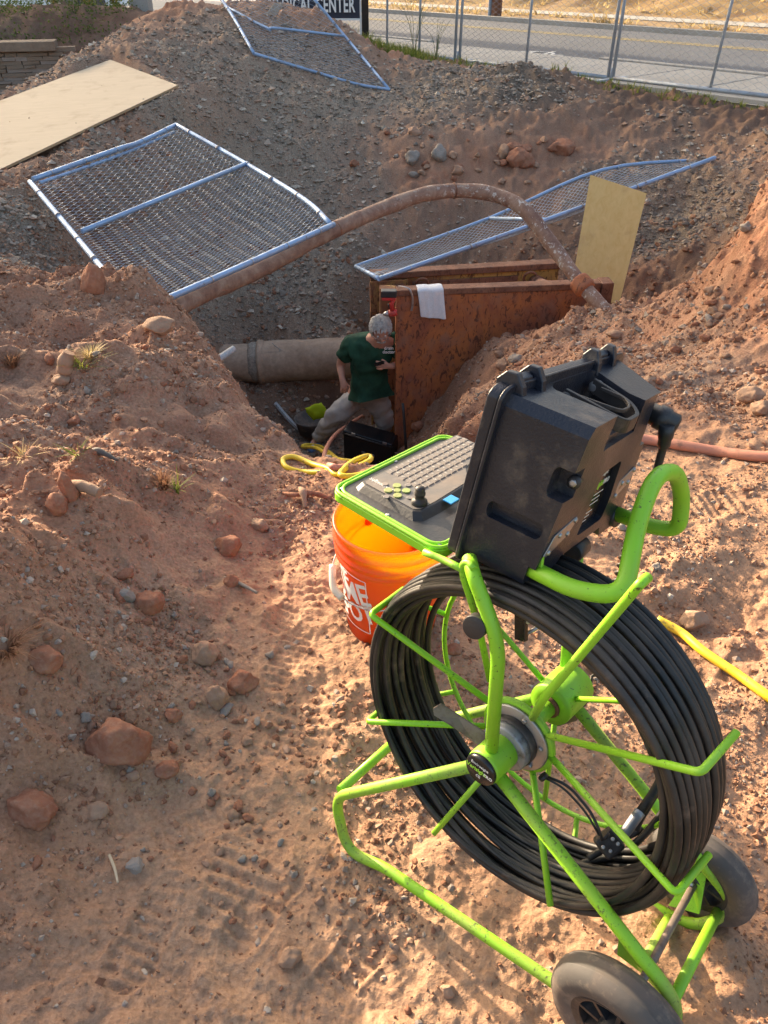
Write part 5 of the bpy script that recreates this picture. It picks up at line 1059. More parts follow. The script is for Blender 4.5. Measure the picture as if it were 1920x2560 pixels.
def rrect(x0, y0, x1, y1, r, n_=4, rx=None):
    rx = rx or r; out = []
    for cx_, cy_, a0 in ((x1-rx, y1-r, 0), (x0+rx, y1-r, 90), (x0+rx, y0+r, 180), (x1-rx, y0+r, 270)):
        for k in range(n_+1): a = math.radians(a0+90*k/n_); out.append((cx_+rx*math.cos(a), cy_+r*math.sin(a)))
    return out
rim = cut_build('lid_rim', uprism(rrect(-.02, -.03, 1.02, 1.02, .07), -.02, .10), [], M['case'], mc, .003)
rim2 = cut_build('lid_rim', uprism(rrect(-.035, -.045, 1.035, 1.035, .075), .115, .155), [], M['case'], mc, .0025)
body = cut_build('shell', uprism([(.02,.0),(.0,.06),(.0,.93),(.03,.99),(.97,.99),(1,.93),(1,.06),(.98,0)], .03, 1.0), [
    uprism(rrect(.30, .17, .71, 1.25, .10, 5, .06), .82, 1.1, 'h'), uprism([(.29, .78), (.72, .78), (.70, 1.1), (.31, 1.1)], .93, 1.1),
    uprism(rrect(.16, .30, .95, .385, .04, 3, .08), -.05, .035, 'x') if False else uprism(rrect(.30, .28, .40, .92, .05, 3, .04), -.03, .05, 'a'),      # slot along the near side
    uprism(rrect(.56, .80, .74, 1.2, .05, 3, .05), -.03, .10, 'a'),                                                                                     # bolt pocket at the near side
    uprism(rrect(.39, .17, .68, .60, .03, 3, .03), .93, 1.06),                                                                                           # label window
    uprism([(-.03,-.03),(.10,-.03),(.06,.13),(-.03,.13)], .92, 1.06), uprism([(.20,-.06),(.80,-.06),(.72,.085),(.28,.085)], .55, 1.06),
    uprism(rrect(.62, .80, .98, 1.2, .05, 3, .05), .93, 1.05, 'a')], M['case'], mc, .0075, 4)
# label inside the window
lb = MB().hexa([U(.40,.18,.932), U(.67,.18,.932), U(.67,.59,.932), U(.40,.59,.932), U(.40,.18,.937), U(.67,.18,.937), U(.67,.59,.937), U(.40,.59,.937)]).build('label', M['label_black'], mc)
lw = U(.67,.4,.937)-U(.40,.4,.937); lh = U(.53,.59,.937)-U(.53,.18,.937); lo = U(.40,.18,.940)
def lab_(fx, fy, rot=0): 
    ux, uy = nrm(lw), nrm(lh-nrm(lw)*(lh@nrm(lw))); return lambda x, y, z: lo+lw*fx+lh*fy+ux*x+uy*y+np.cross(ux, uy)*z
text_mb('Envirosight', .0115, lab_(.50, .86), .0004).build('lettering', M['print_white'], lb, fixn=False); text_mb('Verisight', .0165, lab_(.40, .68), .0004, offset=.0004).build('lettering', M['print_green'], lb, fixn=False); text_mb('PRO', .013, lab_(.86, .68), .0004, offset=.0004).build('lettering', M['print_white'], lb, fixn=False)
for fy, w_ in ((.50, .8), (.42, .7), (.34, .8), (.20, .6), (.13, .75), (.06, .5)):
    a = lo+lw*.1+lh*fy; m_ = MB().add([a, a+lw*w_, a+lw*w_+lh*.02, a+lh*.02], [(0, 1, 2, 3)], False); m_.build('print_line', M['print_white'], lb, fixn=False)
# riveted plates
def mplate(poly, rivs):
    base = uprism(poly, 1.004, 1.018); o = base.build('mounting_plate', M['steel'], mc, bevel=.0006)
    for a, h in rivs: MB().lathe(U(a, h, 1.015), nrm(U(a, h, 1.1)-U(a, h, 1.0)), [(.0045, -.002), (.0045, .0015), (.003, .0035)], 10).build('rivet', M['steel'], o)
mplate([(.035,.20),(.16,.22),(.30,.32),(.30,.36),(.17,.36),(.035,.27)], [(.06,.225),(.27,.34),(.17,.26)]) if False else mplate([(.02,.215),(.06,.33),(.27,.37),(.29,.345),(.235,.26),(.05,.195)], [(.055,.225),(.26,.35),(.12,.31),(.22,.275)])
mplate([(.74,.30),(.77,.415),(.965,.46),(.985,.43),(.94,.35),(.77,.285)], [(.775,.31),(.955,.44),(.82,.39),(.92,.36)])
MB().lathe(U(-.005+.10, .65, .97), nrm(U(0,.65,1)-U(1,.65,1)), [(.010, -.004), (.010, .005), (.006, .008), (.001, .0082)], 18).build('bolt', M['black'], mc)
MB().lathe(U(.096, .65, .97), nrm(U(0,.65,1)-U(1,.65,1)), [(.006, .008), (.006, .010), (.003, .0102)], 6).build('bolt_socket', M['steel'], mc)
# lugs on the top rim
for a0 in (.045, .70):
    for da in (0, .155):
        lg = MB(); pr_ = [(.93, -.04), (1.03, -.06), (1.085, .02), (1.09, .13), (1.03, .22), (.96, .26)]
        m_ = uprism(pr_, a0+da, a0+da+.035, 'a'); m_.build('hinge_lug', M['case'], mc, bevel=.002)
    MB().tube([U(a0+.01, 1.035, .06), U(a0+.18, 1.035, .06)], .0055, 12).build('hinge_pin', M['case'], mc); uprism([(.99, .02), (1.06, .04), (1.05, .13), (.99, .16)], a0+.06, a0+.135, 'a').build('hinge_knuckle', M['case'], mc, bevel=.002)
# carrying handle folded in the recess
hh_ = [(.375, .93, .30), (.375, .92, .86), (.43, .90, 1.04), (.60, .90, 1.04), (.65, .92, .86), (.65, .93, .30)]
hp_ = [U(*q) for q in hh_]; 
def ribbon(pts, w_, th, name):
    m_ = MB(); pts = np.array(pts); nn2 = nrm(U(.5, 1, .5)-U(.5, 0, .5)); rows = []
    for i, p in enumerate(pts):
        t_ = nrm(pts[min(i+1, len(pts)-1)]-pts[max(i-1, 0)]); s_ = nrm(np.cross(t_, nn2)); rows.append([p+s_*th-nn2*w_, p-s_*th-nn2*w_, p-s_*th+nn2*w_, p+s_*th+nn2*w_])
    v = [q for r in rows for q in r]; f = [(i*4+j, i*4+(j+1) % 4, (i+1)*4+(j+1) % 4, (i+1)*4+j) for i in range(len(rows)-1) for j in range(4)]+[(0, 1, 2, 3), tuple(len(v)-4+i for i in range(4))[::-1]]
    m_.add(v, f, False); return m_.build(name, M['black'], mc, bevel=.0012)
hnd = ribbon(fillet(hp_, .02, 5), .0115, .0035, 'carry_handle'); ribbon(fillet([U(.40, .95, .45), U(.40, .97, .80), U(.46, .96, .93), U(.57, .96, .93), U(.62, .97, .80), U(.62, .95, .45)], .015, 5), .003, .002, 'handle_grip')
for a in (.355, .67): MB().lathe(U(a, .92, .34), nrm(U(1,.8,.3)-U(0,.8,.3))*(1 if a < .5 else -1), [(.011, -.006), (.011, .008), (.008, .010), (.004, .011)], 18).build('handle_pivot', M['steel' if a > .5 else 'black'], mc)
# strain relief and lead at the far side, small foot below
MB().lathe(P(1632, 1035, 1.30), nrm(P(1690, 1062, 1.29)-P(1632, 1035, 1.30)), [(.018, -.012), (.018, .006), (.021, .008), (.021, .026), (.018, .028), (.018, .042), (.012, .046)], 24).build('cable_gland', M['black'], mc)
MB().tube(fillet([P(1668, 1060, 1.28), P(1662, 1105, 1.30), P(1640, 1180, 1.33), P(1626, 1230, 1.35)], .02), [.013]*3+[.011]*3+[.007]*(len(fillet([P(1668, 1060, 1.28), P(1662, 1105, 1.30), P(1640, 1180, 1.33), P(1626, 1230, 1.35)], .02))-6), 14).build('lead', M['black'], mc)
MB().lathe(P(1440, 1375, 1.27), nrm(P(1462, 1350, 1.33)-P(1420, 1390, 1.25)), [(.014, -.02), (.017, -.015), (.017, .03), (.014, .034)], 20).build('foot_stub', M['black'], mc)
MB().lathe(P(1535, 1290, 1.365), nrm(hd[-2]-hd[-1]), [(.019, -.01), (.019, .008), (.016, .010)], 20).build('handle_socket', M['black'], mc)
bar(P(1352, 1372, 1.12), P(1345, 1440, 1.125), .006, .003, 'lime', 'mount_tab', .001)

# keyboard tray
TF_ = P(1098, 1386, 1.20)
def solve_t(px, py, ref, L_, lo):
    hi = lo+.8
    for _ in range(50):
        m2 = (lo+hi)/2
        if np.linalg.norm(P(px, py, m2)-ref) < L_: lo = m2
        else: hi = m2
    return P(px, py, lo)
TL_ = solve_t(822, 1224, TF_, .268, 1.25); TT_ = solve_t(1108, 1084, TL_, .335, TL_[1]*cp+(EYE-TL_[2])*sp); TR_ = TT_+TF_-TL_
tu, tv = TT_-TL_, TF_-TL_; tn = nrm(np.cross(tv, tu)); tn = tn if tn[2] > 0 else -tn; lu, lv = np.linalg.norm(tu), np.linalg.norm(tv)
def T3(u, v, n_=0): return TL_+tu*u+tv*v+tn*n_
def TUV(px, py, n_=0):
    r_ = ray(px, py); o_ = V(0, 0, EYE)-TL_-tn*n_; t_ = -(o_@tn)/(r_@tn); q = o_+r_*t_; A_ = np.array([[tu@tu, tu@tv], [tu@tv, tv@tv]]); return np.linalg.solve(A_, [q@tu, q@tv])
kt = thing('keyboard_tray', TF_, 'black keyboard tray with lime green rim, keypad and joystick folded out over the orange bucket', 'keyboard')
def rr_t(ins, rad, n_=5): return [(x, y) for x, y in rrect(ins, ins*lu/lv, 1-ins, 1-ins*lu/lv, rad*lu/lv, n_, rad)]
def tprism(poly, n0, n1, name, mat, bev=.002, parent=None):
    k = len(poly); m_ = MB(); m_.add([T3(x, y, n0) for x, y in poly]+[T3(x, y, n1) for x, y in poly], [tuple(range(k))[::-1], tuple(range(k, 2*k))]+[(i, (i+1) % k, (i+1) % k+k, i+k) for i in range(k)], False); return m_.build(name, M[mat], parent or kt, bevel=bev)
tprism(rr_t(.0, .08), -.016, -.001, 'tray_base', 'lime'); tprism(rr_t(.03, .07), -.001, .0015, 'deck', 'black', .0008)
for ins in (.012, .034): 
    pts = [T3(x, y, .0015) for x, y in rr_t(ins, .075)]; MB().tube(np.array(pts), .0036, 10, closed=True).build('seal_bead', M['lime'], kt)
u0, v0 = TUV(872, 1231); us, vs = .17, .17
kp = [(.15,.14),(.99,.14),(.99,.50),(.78,.505),(.72,.52),(.66,.60),(.58,.655),(.30,.665),(.17,.66),(.14,.62),(.135,.18)]
kpo = [(.125,.11),(1.0,.11),(1.0,.545),(.80,.55),(.75,.565),(.69,.65),(.60,.71),(.29,.72),(.15,.71),(.11,.66),(.105,.16)]
k = len(kp); m_ = MB(); m_.add([T3(x, y, .0015) for x, y in kpo]+[T3(x, y, .0125) for x, y in kp], [tuple(range(k, 2*k))]+[(i, (i+1) % k, (i+1) % k+k, i+k) for i in range(k)], False); pad = m_.build('keypad', M['black'], kt, bevel=.002)
def worn2(): pass
M['key'] = worn('key_cap', (.15, .14, .135), (.26, .21, .18), .4, scale=40, lo=.55, hi=.75, dustamt=.45, dust=(.40, .30, .22)); M['membrane'] = worn('membrane', (.12, .115, .11), (.2, .17, .15), .4, scale=14, lo=.6, hi=.8, dustamt=.45, dust=(.30, .22, .16))
inn = [(.165,.155),(.985,.155),(.985,.485),(.77,.49),(.70,.515),(.63,.60),(.56,.64),(.30,.65),(.18,.645),(.155,.61),(.15,.18)]
tprism(inn, .0126, .0134, 'membrane', 'membrane', 0)
kb0 = MB(); ku_, kv_ = nrm(tu), nrm(tv); kw, kh = .0080, .0072; kb0.hexa([-ku_*kw-kv_*kh, ku_*kw-kv_*kh, ku_*kw+kv_*kh, -ku_*kw+kv_*kh, -ku_*kw*.8-kv_*kh*.8+tn*.0018, ku_*kw*.8-kv_*kh*.8+tn*.0018, ku_*kw*.8+kv_*kh*.8+tn*.0018, -ku_*kw*.8+kv_*kh*.8+tn*.0018]); kme = kb0.mesh('key'); kme.materials.append(M['key'])
kme2 = kb0.mesh('key'); kme2.materials.append(M['white_plastic']); chars = iter(('7894561230+-QWERTYUIOPASDFGHJKLZXCVBNMESCTABDEL1234567890<>/?;:,.()QWERTYUIOPASDFGHJKLZXCVBNM'*2)); off_k = world_off(pad)
lt = MB()
for r in range(6):
    for c_ in range(13):
        u = .345+c_*.0505+(r % 2)*.012; v = .185+r*.058
        if u > .97 or (v > .44 and u > .74) : continue
        o = bpy.data.objects.new('key', kme); C.objects.link(o); o.parent = pad; q = T3(u, v, .0134); o.location = tuple(q-off_k)
        t_ = text_mb(next(chars), .0085, lambda x, y, z, q=q: q+tn*.0029+ku_*x-kv_*y+tn*z, .0, res=1); lt.v.extend(t_.v) if False else lt.add(t_.v, t_.f, False)
lt.build('key_legends', principled('legend_grey', (.5, .47, .42), .6)[0], pad, fixn=False)
M['dpad'] = worn('dpad_green', (.26, .33, .10), (.3, .3, .15), .4, scale=30, lo=.6, hi=.8, dustamt=.6)
du, dv = TUV(820+575/3.318, 1100+425/3.318, .0134)
for k in range(5):
    a = k*PI/2+PI/4; cu2, cv2 = (du+math.cos(a)*.050, dv+math.sin(a)*.062) if k < 4 else (du, dv); s_ = .024 if k < 4 else .020
    tprism([(cu2+s_*math.cos(t_), cv2+s_*1.2*math.sin(t_)) for t_ in np.linspace(0, 2*PI, 13)[:-1]], .0134, .0162, 'direction_key', 'dpad', .0005)
for a in (0, PI/2, PI, 3*PI/2):
    cu2, cv2 = du+math.cos(a)*.088, dv+math.sin(a)*.115; tprism([(cu2+.018*math.cos(t_), cv2+.022*math.sin(t_)) for t_ in np.linspace(0, 2*PI, 13)[:-1]], .0134, .0152, 'round_key', 'key', .0005)
q = T3(*TUV(820+440/3.318, 1100+370/3.318, .0134), .0136); text_mb('Envirosight', .013, lambda x, y, z: q+kv_*(-x)*1.0*(-1)*-1+ku_*0+(-ku_)*(-y)*1+tn*.0003 if False else q-kv_*x+(-ku_)*y*1.0+tn*.0003, 0).build('lettering', M['print_white'], kt, fixn=False)
jq = T3(*TUV(1048, 1258, .0134), .0134); MB().lathe(jq, tn, [(.0145, 0), (.0145, .0025), (.0135, .005), (.0135, .0065), (.0092, .0085), (.0080, .014), (.0098, .017), (.0098, .021), (.0080, .024), (.0088, .027), (.0072, .031), (.001, .0325)], 28).build('joystick', M['black'], kt)
bq = T3(*TUV(1128, 1250, .0134), .014); MB().box(bq, ku_*.012, kv_*.010, tn*.0015).build('blue_tab', principled('blue_tab', (.03, .28, .65), .4)[0], kt, bevel=.001)
for (u, v) in ((.055, .06), (.5, .055), (.055, .5), (.06, .94), (.5, .945), (.93, .94)):
    MB().lathe(T3(u, v, .0012), tn, [(.0042, 0), (.0042, .0012), (.0025, .0022)], 12).build('screw', M['steel'], kt)
MB().tube([T3(1.0, 1.0, -.02), T3(1.0, 1.0, -.02)+ (P(1180, 1430, 1.17)-T3(1.0, 1.0, -.02))*1.0], .006, 10).build('tray_bracket', M['lime'], kt) if False else None
MB().tube(fillet([P(1060, 1380, 1.215), P(1110, 1400, 1.195), P(1160, 1425, 1.16)], .02), [.006]*(len(fillet([P(1060, 1380, 1.215), P(1110, 1400, 1.195), P(1160, 1425, 1.16)], .02))), 12).build('tray_bracket', M['lime'], kt)

# ================================================================== orange bucket
m, n, l, b = principled('bucket_orange', (.90, .045, .014), .38, spec=.5); c = objc(n); t = nz(n, l, 14, 5, .6, c); o_ = mixc(n, l, ramp(n, l, t.outputs[0], [(.55, 0), (.8, .4)]).outputs[0], (.90, .045, .014), (.45, .22, .12)); l.new(o_, b.inputs['Base Color'])
tr = n.new('ShaderNodeBsdfTranslucent'); tr.inputs[0].default_value = (1.0, .80, .01, 1); mx = n.new('ShaderNodeMixShader'); mx.inputs[0].default_value = .38; l.new(b.outputs[0], mx.inputs[1]); l.new(tr.outputs[0], mx.inputs[2]); l.new(mx.outputs[0], n['Material Output'].inputs[0]); M['bucket'] = m
BC = V(.022, 1.665, GZ(.022, 1.665)-.008); bk = thing('bucket', BC, 'orange plastic bucket with white printed logo and wire handle, under the keyboard tray', 'bucket')
def brad(h): return .131+.021*(h/.368)
prof = [(.001, .008), (.126, .006), (brad(0), .0), (brad(.25), .25), (brad(.268), .268), (.158, .270), (.158, .276), (.153, .278), (.153, .292), (.160, .294), (.160, .300), (.1545, .302), (.1545, .325), (.162, .327), (.162, .333), (.156, .335), (.156, .358), (.160, .360), (.162, .366), (.158, .371), (.153, .369), (.151, .35), (brad(.25)-.003, .25), (.128, .012), (.001, .011)]
MB().lathe(BC, (0, 0, 1), prof, 72).build('bucket_wall', M['bucket'], bk)
def cyl_map(a0, h0, rot=0, sc=1.0, lift=.0012): 
    def f(x, y, z):
        X = x*math.cos(rot)-y*math.sin(rot); Y = x*math.sin(rot)+y*math.cos(rot); h = h0+Y; r = brad(max(0, min(.26, h)))+lift+z*.2; a = a0+X/r; return BC+V(r*math.sin(a), -r*math.cos(a), h)
    return f
def dens(mb, it=2):     # subdivide the long letter faces so that they follow the curved wall
    return mb
la = math.radians(-64); lg = 0.118
def logo(a0, h0):
    m_ = MB()
    for s_, w_, y_, tx in ((.055, 1, .078, 'THE'), (.082, 1, .018, 'HOME'), (.070, 1, -.052, 'DEPOT')):
        cu = bpy.data.curves.new('t', 'FONT'); cu.body = tx; cu.size = s_; cu.align_x = 'CENTER'; cu.align_y = 'CENTER'; cu.offset = .0016; cu.space_character = .95; cu.resolution_u = 3
        o = bpy.data.objects.new('t', cu); C.objects.link(o); bpy.context.view_layer.update(); me = bpy.data.meshes.new_from_object(o.evaluated_get(bpy.context.evaluated_depsgraph_get())); bm = bmesh.new(); bm.from_mesh(me)
        bmesh.ops.triangulate(bm, faces=bm.faces)
        for _ in range(3): bmesh.ops.subdivide_edges(bm, edges=[e for e in bm.edges if e.calc_length() > .010], cuts=1); bmesh.ops.triangulate(bm, faces=[f for f in bm.faces if len(f.verts) > 3])
        f_ = cyl_map(a0, h0, math.radians(14)); m_.add([f_(v.co.x*1.0, v.co.y*1.25+y_, 0) for v in bm.verts], [tuple(v.index for v in f.verts) for f in bm.faces] if not bm.verts.index_update() else [], False)
        bm.free(); bpy.data.objects.remove(o); bpy.data.curves.remove(cu)
    f_ = cyl_map(a0, h0, math.radians(0)); 
    for (x0, y0, x1, y1) in ((-.098, .098, .098, .098), (.098, .098, .098, -.098), (.098, -.098, -.098, -.098), (-.098, -.098, -.098, .098)):
        n_ = 24; ex, ey = x1-x0, y1-y0; L_ = math.hypot(ex, ey); nx_, ny_ = -ey/L_*.0016, ex/L_*.0016; vs = []
        for i in range(n_+1): tt = i/n_; vs += [f_(x0+ex*tt+nx_, y0+ey*tt+ny_, 0), f_(x0+ex*tt-nx_, y0+ey*tt-ny_, 0)]
        m_.add(vs, [(2*i, 2*i+1, 2*i+3, 2*i+2) for i in range(n_)])
    return m_
logo(math.radians(-68), .150).build('printed_logo', M['print_white'], bk, fixn=False); logo(math.radians(112), .150).build('printed_logo', M['print_white'], bk, fixn=False)
def BP(ad, h, r=.0): a = math.radians(ad); rr = brad(min(h, .26))+r; return BC+V(rr*math.sin(a), -rr*math.cos(a), h)
hw = [BP(28, .262, .012), BP(24, .235, .014), BP(8, .19, .012), BP(-18, .160, .010), BP(-45, .150, .010), BP(-62, .150, .018), BP(-72, .158, .028), BP(-95, .20, .024), BP(-125, .24, .012), BP(-152, .262, .012)]
MB().tube(spline(hw, 8), .0022, 8).build('wire_handle', M['steel'], bk); MB().tube(spline([BP(-60, .149, .02), BP(-74, .165, .030), BP(-93, .195, .026)], 6), .0105, 14).build('handle_grip', M['white_plastic'], bk)
for ad in (28, -152): q = BP(ad, .262, -.004); MB().lathe(q, nrm(BP(ad, .262, .02)-q), [(.013, 0), (.013, .010), (.009, .014)], 14).build('handle_ear', M['bucket'], bk)
# yellow handle end and white lid edge glimpsed behind the tray
# ================================================================== the man in the pit
def skin(name, verts, edges, radii, mat, parent, sub=2, root=0, disp=0):
    off = world_off(parent); me = bpy.data.meshes.new(name); me.from_pydata([tuple(np.array(v)-off) for v in verts], edges, []); me.update()
    o = bpy.data.objects.new(name, me); C.objects.link(o); md = o.modifiers.new('skin', 'SKIN'); md.use_smooth_shade = True; md.branch_smoothing = .4
    for i, r in enumerate(radii): s_ = me.skin_vertices[0].data[i]; s_.radius = (r, r) if np.isscalar(r) else r; s_.use_root = (i == root)
    sb = o.modifiers.new('sub', 'SUBSURF'); sb.levels = sb.render_levels = sub
    bpy.context.view_layer.update(); m2 = bpy.data.meshes.new_from_object(o.evaluated_get(bpy.context.evaluated_depsgraph_get())); o.modifiers.clear(); o.data = m2; m2.materials.clear(); m2.materials.append(mat)
    if disp:
        for v in m2.vertices:
            p = Vector(v.co); k = noise.fractal(Vector((p.x*7+p.z*5, p.y*7, p.z*15-p.x*6)), .9, 2.1, 3); v.co = p+v.normal*k*disp
    for p in m2.polygons: p.use_smooth = True
    o.parent = parent; return o
def simple(name, col, rough, sc=30, var=.2, bs=.3):
    m, n, l, b = principled(name, col, rough, spec=.3); c = objc(n); t = nz(n, l, sc, 5, .6, c); l.new(mixc(n, l, ramp(n, l, t.outputs[0], [(.35, 0), (.7, 1)]).outputs[0], tuple(x*(1-var) for x in col), tuple(min(1, x*(1+var)) for x in col)), b.inputs['Base Color']); bump(n, l, t.outputs[0], b, bs, .004); M[name] = m; return m
simple('skin', (.52, .27, .19), .5, 20, .12, .1); simple('shirt_green', (.018, .07, .042), .85, 9, .35); simple('trousers', (.42, .38, .34), .9, 8, .18); simple('hair', (.42, .40, .37), .75, 30, .2, .5); simple('shoe', (.05, .045, .04), .7); simple('blue_cover', (.16, .30, .62), .5, 25, .2)
J = {}
def jp(n_, px, py, Y): J[n_] = PY(px, py, Y)
jp('pelvis', 914, 992, 6.34); jp('waist', 918, 944, 6.27); jp('belly', 922, 915, 6.20); jp('chest', 932, 872, 6.12); jp('neck0', 948, 846, 6.06); jp('neck1', 951, 838, 6.0); jp('head', 951, 822, 5.96)
jp('rsh', 876, 855, 6.14); jp('rel', 851, 912, 6.22); jp('rwr', 856, 950, 6.10); jp('rha', 859, 964, 6.08)
jp('lsh', 992, 846, 6.16); jp('lel', 1008, 908, 6.10); jp('lwr', 978, 916, 5.98); jp('lha', 962, 914, 5.95)
jp('rhip', 886, 998, 6.33); jp('rkn', 838, 1040, 6.18); jp('rank', 793, 1098, 6.34); jp('rtoe', 778, 1122, 6.22)
jp('lhip', 943, 1000, 6.33); jp('lkn', 962, 1052, 6.25); jp('lank', 950, 1112, 6.45); jp('ltoe', 955, 1128, 6.35)
man = thing('person', V(J['pelvis'][0], J['pelvis'][1], -2.4), 'grey haired man in dark green shirt and grey trousers leaning forward in the pit', 'person')
vn = ['pelvis', 'waist', 'belly', 'chest', 'neck0', 'neck1', 'rsh', 'rel', 'rwr', 'lsh', 'lel', 'lwr', 'rhip', 'rkn', 'rank', 'rtoe', 'lhip', 'lkn', 'lank', 'ltoe']
rad = dict(pelvis=.15, waist=.155, belly=.16, chest=.14, neck0=.068, neck1=.058, rsh=.062, rel=.042, rwr=.028, lsh=.062, lel=.042, lwr=.028, rhip=.09, rkn=.062, rank=.042, rtoe=.035, lhip=.09, lkn=.062, lank=.042, ltoe=.035)
ed = [('pelvis', 'waist'), ('waist', 'belly'), ('belly', 'chest'), ('chest', 'neck0'), ('neck0', 'neck1'), ('chest', 'rsh'), ('rsh', 'rel'), ('rel', 'rwr'), ('chest', 'lsh'), ('lsh', 'lel'), ('lel', 'lwr'), ('pelvis', 'rhip'), ('rhip', 'rkn'), ('rkn', 'rank'), ('rank', 'rtoe'), ('pelvis', 'lhip'), ('lhip', 'lkn'), ('lkn', 'lank'), ('lank', 'ltoe')]
vv = [J[k] for k in vn]; rr = [rad[k] for k in vn]; ee = [(vn.index(a), vn.index(b_)) for a, b_ in ed]
# palms and fingers continue the same skeleton
def hand(vv, rr, ee, wrist, palm, fdir, side, up_, curl):
    wi = wrist; pi_ = len(vv); vv.append(palm); rr.append(.027); ee.append((wi, pi_))
    for k in range(4):
        b_ = palm+fdir*.030+side*(k-1.5)*.0195; L_ = (.062, .072, .068, .052)[k]; m_ = b_+fdir*L_*.45+up_*(-curl*.3*L_); e_ = m_+fdir*L_*.40*(1-curl*.5)-up_*curl*.75*L_
        i0 = len(vv); vv.extend([b_, m_, e_]); rr.extend([.0100, .0092, .0080]); ee.extend([(pi_, i0), (i0, i0+1), (i0+1, i0+2)])
    b_ = palm-fdir*.005-side*.034; e_ = b_+fdir*.035-side*.02; i0 = len(vv); vv.extend([b_, e_]); rr.extend([.0115, .009]); ee.extend([(pi_, i0), (i0, i0+1)])
fd = nrm(V(.15, -.25, -1)); hand(vv, rr, ee, vn.index('rwr'), J['rha'], fd, nrm(np.cross(fd, V(.3, -1, 0))), nrm(V(.3, -1, 0)), .5)
fd = nrm(V(-1, -.15, .05)); hand(vv, rr, ee, vn.index('lwr'), J['lha'], fd, nrm(V(0, -.2, -1)), nrm(V(0, -1, .2)), .55)
skin('body', vv, ee, rr, M['skin'], man, 2)
# head
hc_ = J['head']; hb_ = bmesh.new(); bmesh.ops.create_uvsphere(hb_, u_segments=36, v_segments=26, radius=1)
fwd = nrm(V(.12, -.86, -.50)); upv = nrm(V(.05, -.50, .86)); upv = nrm(upv-fwd*(upv@fwd)); rt = np.cross(fwd, upv)
def HD(x, y, z): return hc_+rt*x+fwd*y+upv*z         # x right, y face direction, z crown
off = world_off(man)
for v in hb_.verts:
    x, y, z = v.co; w_ = 1-.22*max(0, -z)**1.3; X = x*.078*w_; Y = y*.097*(1-.10*max(0, -z)) + (.012 if (y > .5 and z < -.1) else 0); Z = z*.118
    if y > .3:
        nx = math.exp(-(x/.16)**2); Y += nx*.024*math.exp(-((z+.12)/.17)**2)+nx*.006*math.exp(-((z+.62)/.12)**2); Y -= .011*math.exp(-((abs(x)-.36)/.16)**2)*math.exp(-((z-.08)/.13)**2); Y -= .004*math.exp(-((z+.42)/.05)**2)*math.exp(-(x/.35)**2)
    v.co = Vector(tuple(HD(X, Y, Z)-off))
me = bpy.data.meshes.new('head'); hb_.to_mesh(me); hb_.free(); me.materials.append(M['skin']); 
for p in me.polygons: p.use_smooth = True
o = bpy.data.objects.new('head', me); C.objects.link(o); o.parent = man
for s_ in (-1, 1):
    MB().lathe(HD(s_*.079, -.005, -.012), rt*s_, [(.001, .008), (.012, .010), (.022, .004), (.018, -.006)], 14).build('ear', M['skin'], man); MB().lathe(HD(s_*.028, .083, .008), fwd, [(.012, -.006), (.010, .002), (.001, .004)], 14).build('eye', M['print_white'], man); MB().lathe(HD(s_*.028, .088, .008), fwd, [(.005, -.002), (.001, .001)], 10).build('pupil', M['label_black'], man)
hm = MB()
for i in range(900):
    th = random.uniform(0, 2*PI); ph = math.acos(random.uniform(-.25, 1)); x, y, z = math.sin(ph)*math.cos(th), math.sin(ph)*math.sin(th), math.cos(ph)
    if y > .55 and z < .62: continue
    p0 = HD(x*.081, y*.098, z*.121); d = nrm(rt*random.gauss(x*.5, .5)+fwd*random.gauss(.25, .5)+upv*random.gauss(-.2, .4)); nn2 = nrm(p0-hc_); d = nrm(d-nn2*(d@nn2)); p1 = p0+d*.022+nn2*.009; p2 = p0+d*.04+nn2*.003; s_ = nrm(np.cross(d, nn2))*.006
    hm.add([p0-s_, p0+s_, p1+s_, p1-s_, p2], [(0, 1, 2, 3), (3, 2, 4)])
cap_ = MB(); 
hb_ = bmesh.new(); bmesh.ops.create_uvsphere(hb_, u_segments=28, v_segments=20, radius=1); bmesh.ops.delete(hb_, geom=[v for v in hb_.verts if v.co.z < -.25 or (v.co.y > .5 and v.co.z < .6)], context='VERTS')
for v in hb_.verts: x, y, z = v.co; k = 1+.03*noise.noise(v.co*5); v.co = Vector(tuple(HD(x*.0825*k, y*.099*k, z*.122*k)-off))
me = bpy.data.meshes.new('hair'); hb_.to_mesh(me); hb_.free(); hm2 = hm.mesh('x', off); bmm = bmesh.new(); bmm.from_mesh(me); bmm.from_mesh(hm2); bmm.to_mesh(me); bmm.free(); me.materials.append(M['hair'])
for p in me.polygons: p.use_smooth = True
o = bpy.data.objects.new('hair', me); C.objects.link(o); o.parent = man
gm2 = MB()
for s_ in (-1, 1):
    gm2.tube([HD(s_*.030+.021*math.cos(t_), .104, .006+.015*math.sin(t_)) for t_ in np.linspace(0, 2*PI, 16)[:-1]], .0016, 6, closed=True); gm2.tube([HD(s_*.051, .102, .008), HD(s_*.079, .05, .006), HD(s_*.083, -.01, .0)], .0016, 6)
gm2.tube([HD(-.009, .106, .010), HD(.009, .106, .010)], .0016, 6); gm2.build('glasses', M['steel'], man, fixn=False)
ms = MB(); ms.tube(spline([HD(-.032, .088, -.058), HD(-.015, .104, -.046), HD(0, .109, -.044), HD(.015, .104, -.046), HD(.032, .088, -.058)], 4), .0075, 8).build('moustache', M['hair'], man)
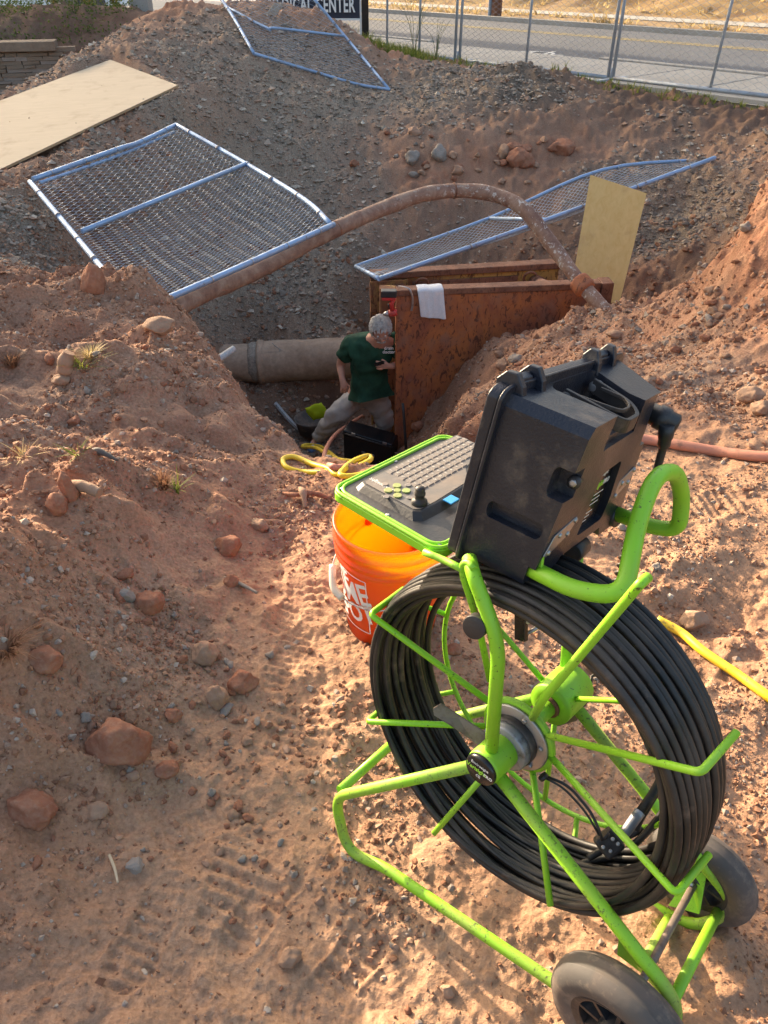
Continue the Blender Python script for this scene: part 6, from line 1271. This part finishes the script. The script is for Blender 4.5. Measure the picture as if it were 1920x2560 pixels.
# shirt: torso, belly, short sleeves
sv = [J['waist']+V(.01, -.02, -.06), J['waist'], J['belly'], J['chest'], J['neck0']-V(0, 0, .01), J['rsh'], lerp(J['rsh'], J['rel'], .45), lerp(J['rsh'], J['rel'], .78), J['lsh'], lerp(J['lsh'], J['lel'], .5), lerp(J['lsh'], J['lel'], .8)]
skin('shirt', sv, [(0, 1), (1, 2), (2, 3), (3, 4), (3, 5), (5, 6), (6, 7), (3, 8), (8, 9), (9, 10)], [.135, .178, .185, .165, .085, .092, .078, .078, .092, .078, .078], M['shirt_green'], man, 3, 1, .016)
tv2 = [J['waist']+V(0, 0, -.03), J['pelvis'], J['rhip'], lerp(J['rhip'], J['rkn'], .5), J['rkn'], lerp(J['rkn'], J['rank'], .5), J['rank'], J['lhip'], lerp(J['lhip'], J['lkn'], .5), J['lkn'], lerp(J['lkn'], J['lank'], .5), J['lank']]
skin('trousers', tv2, [(0, 1), (1, 2), (2, 3), (3, 4), (4, 5), (5, 6), (1, 7), (7, 8), (8, 9), (9, 10), (10, 11)], [.165, .168, .12, .108, .092, .082, .078, .12, .108, .092, .082, .078], M['trousers'], man, 3, 1, .022)
for a, t_, mt in (('rank', 'rtoe', 'blue_cover'), ('lank', 'ltoe', 'shoe')):
    q, e = J[a], J[t_]; skin('shoe', [q+V(0, .03, -.03), lerp(q, e, .5)+V(0, 0, -.02), e+V(-.01, -.04, .005)], [(0, 1), (1, 2)], [(.05, .055), (.052, .05), (.045, .035)], M[mt], man, 2)
cl_q = PY(972, 874, 5.965); 
def lg_(dz_): return lambda x, y, z: cl_q+V(x, -.0-z, y+dz_)
text_mb('drain', .038, lg_(.012), .001, offset=.0006).build('shirt_print', M['print_white'], man, fixn=False); text_mb('doctor', .038, lg_(-.022), .001, offset=.0006).build('shirt_print', M['print_white'], man, fixn=False)
ph_q = PY(948, 909, 5.90); ph = thing('phone', ph_q, 'black phone held in the left hand of the man', 'phone'); MB().box(ph_q, nrm(V(.9, 0, .3))*.042, nrm(V(0, -1, .5))*.006, nrm(V(-.3, 0, .9))*.016).build('phone_body', M['label_black'], ph, bevel=.003)
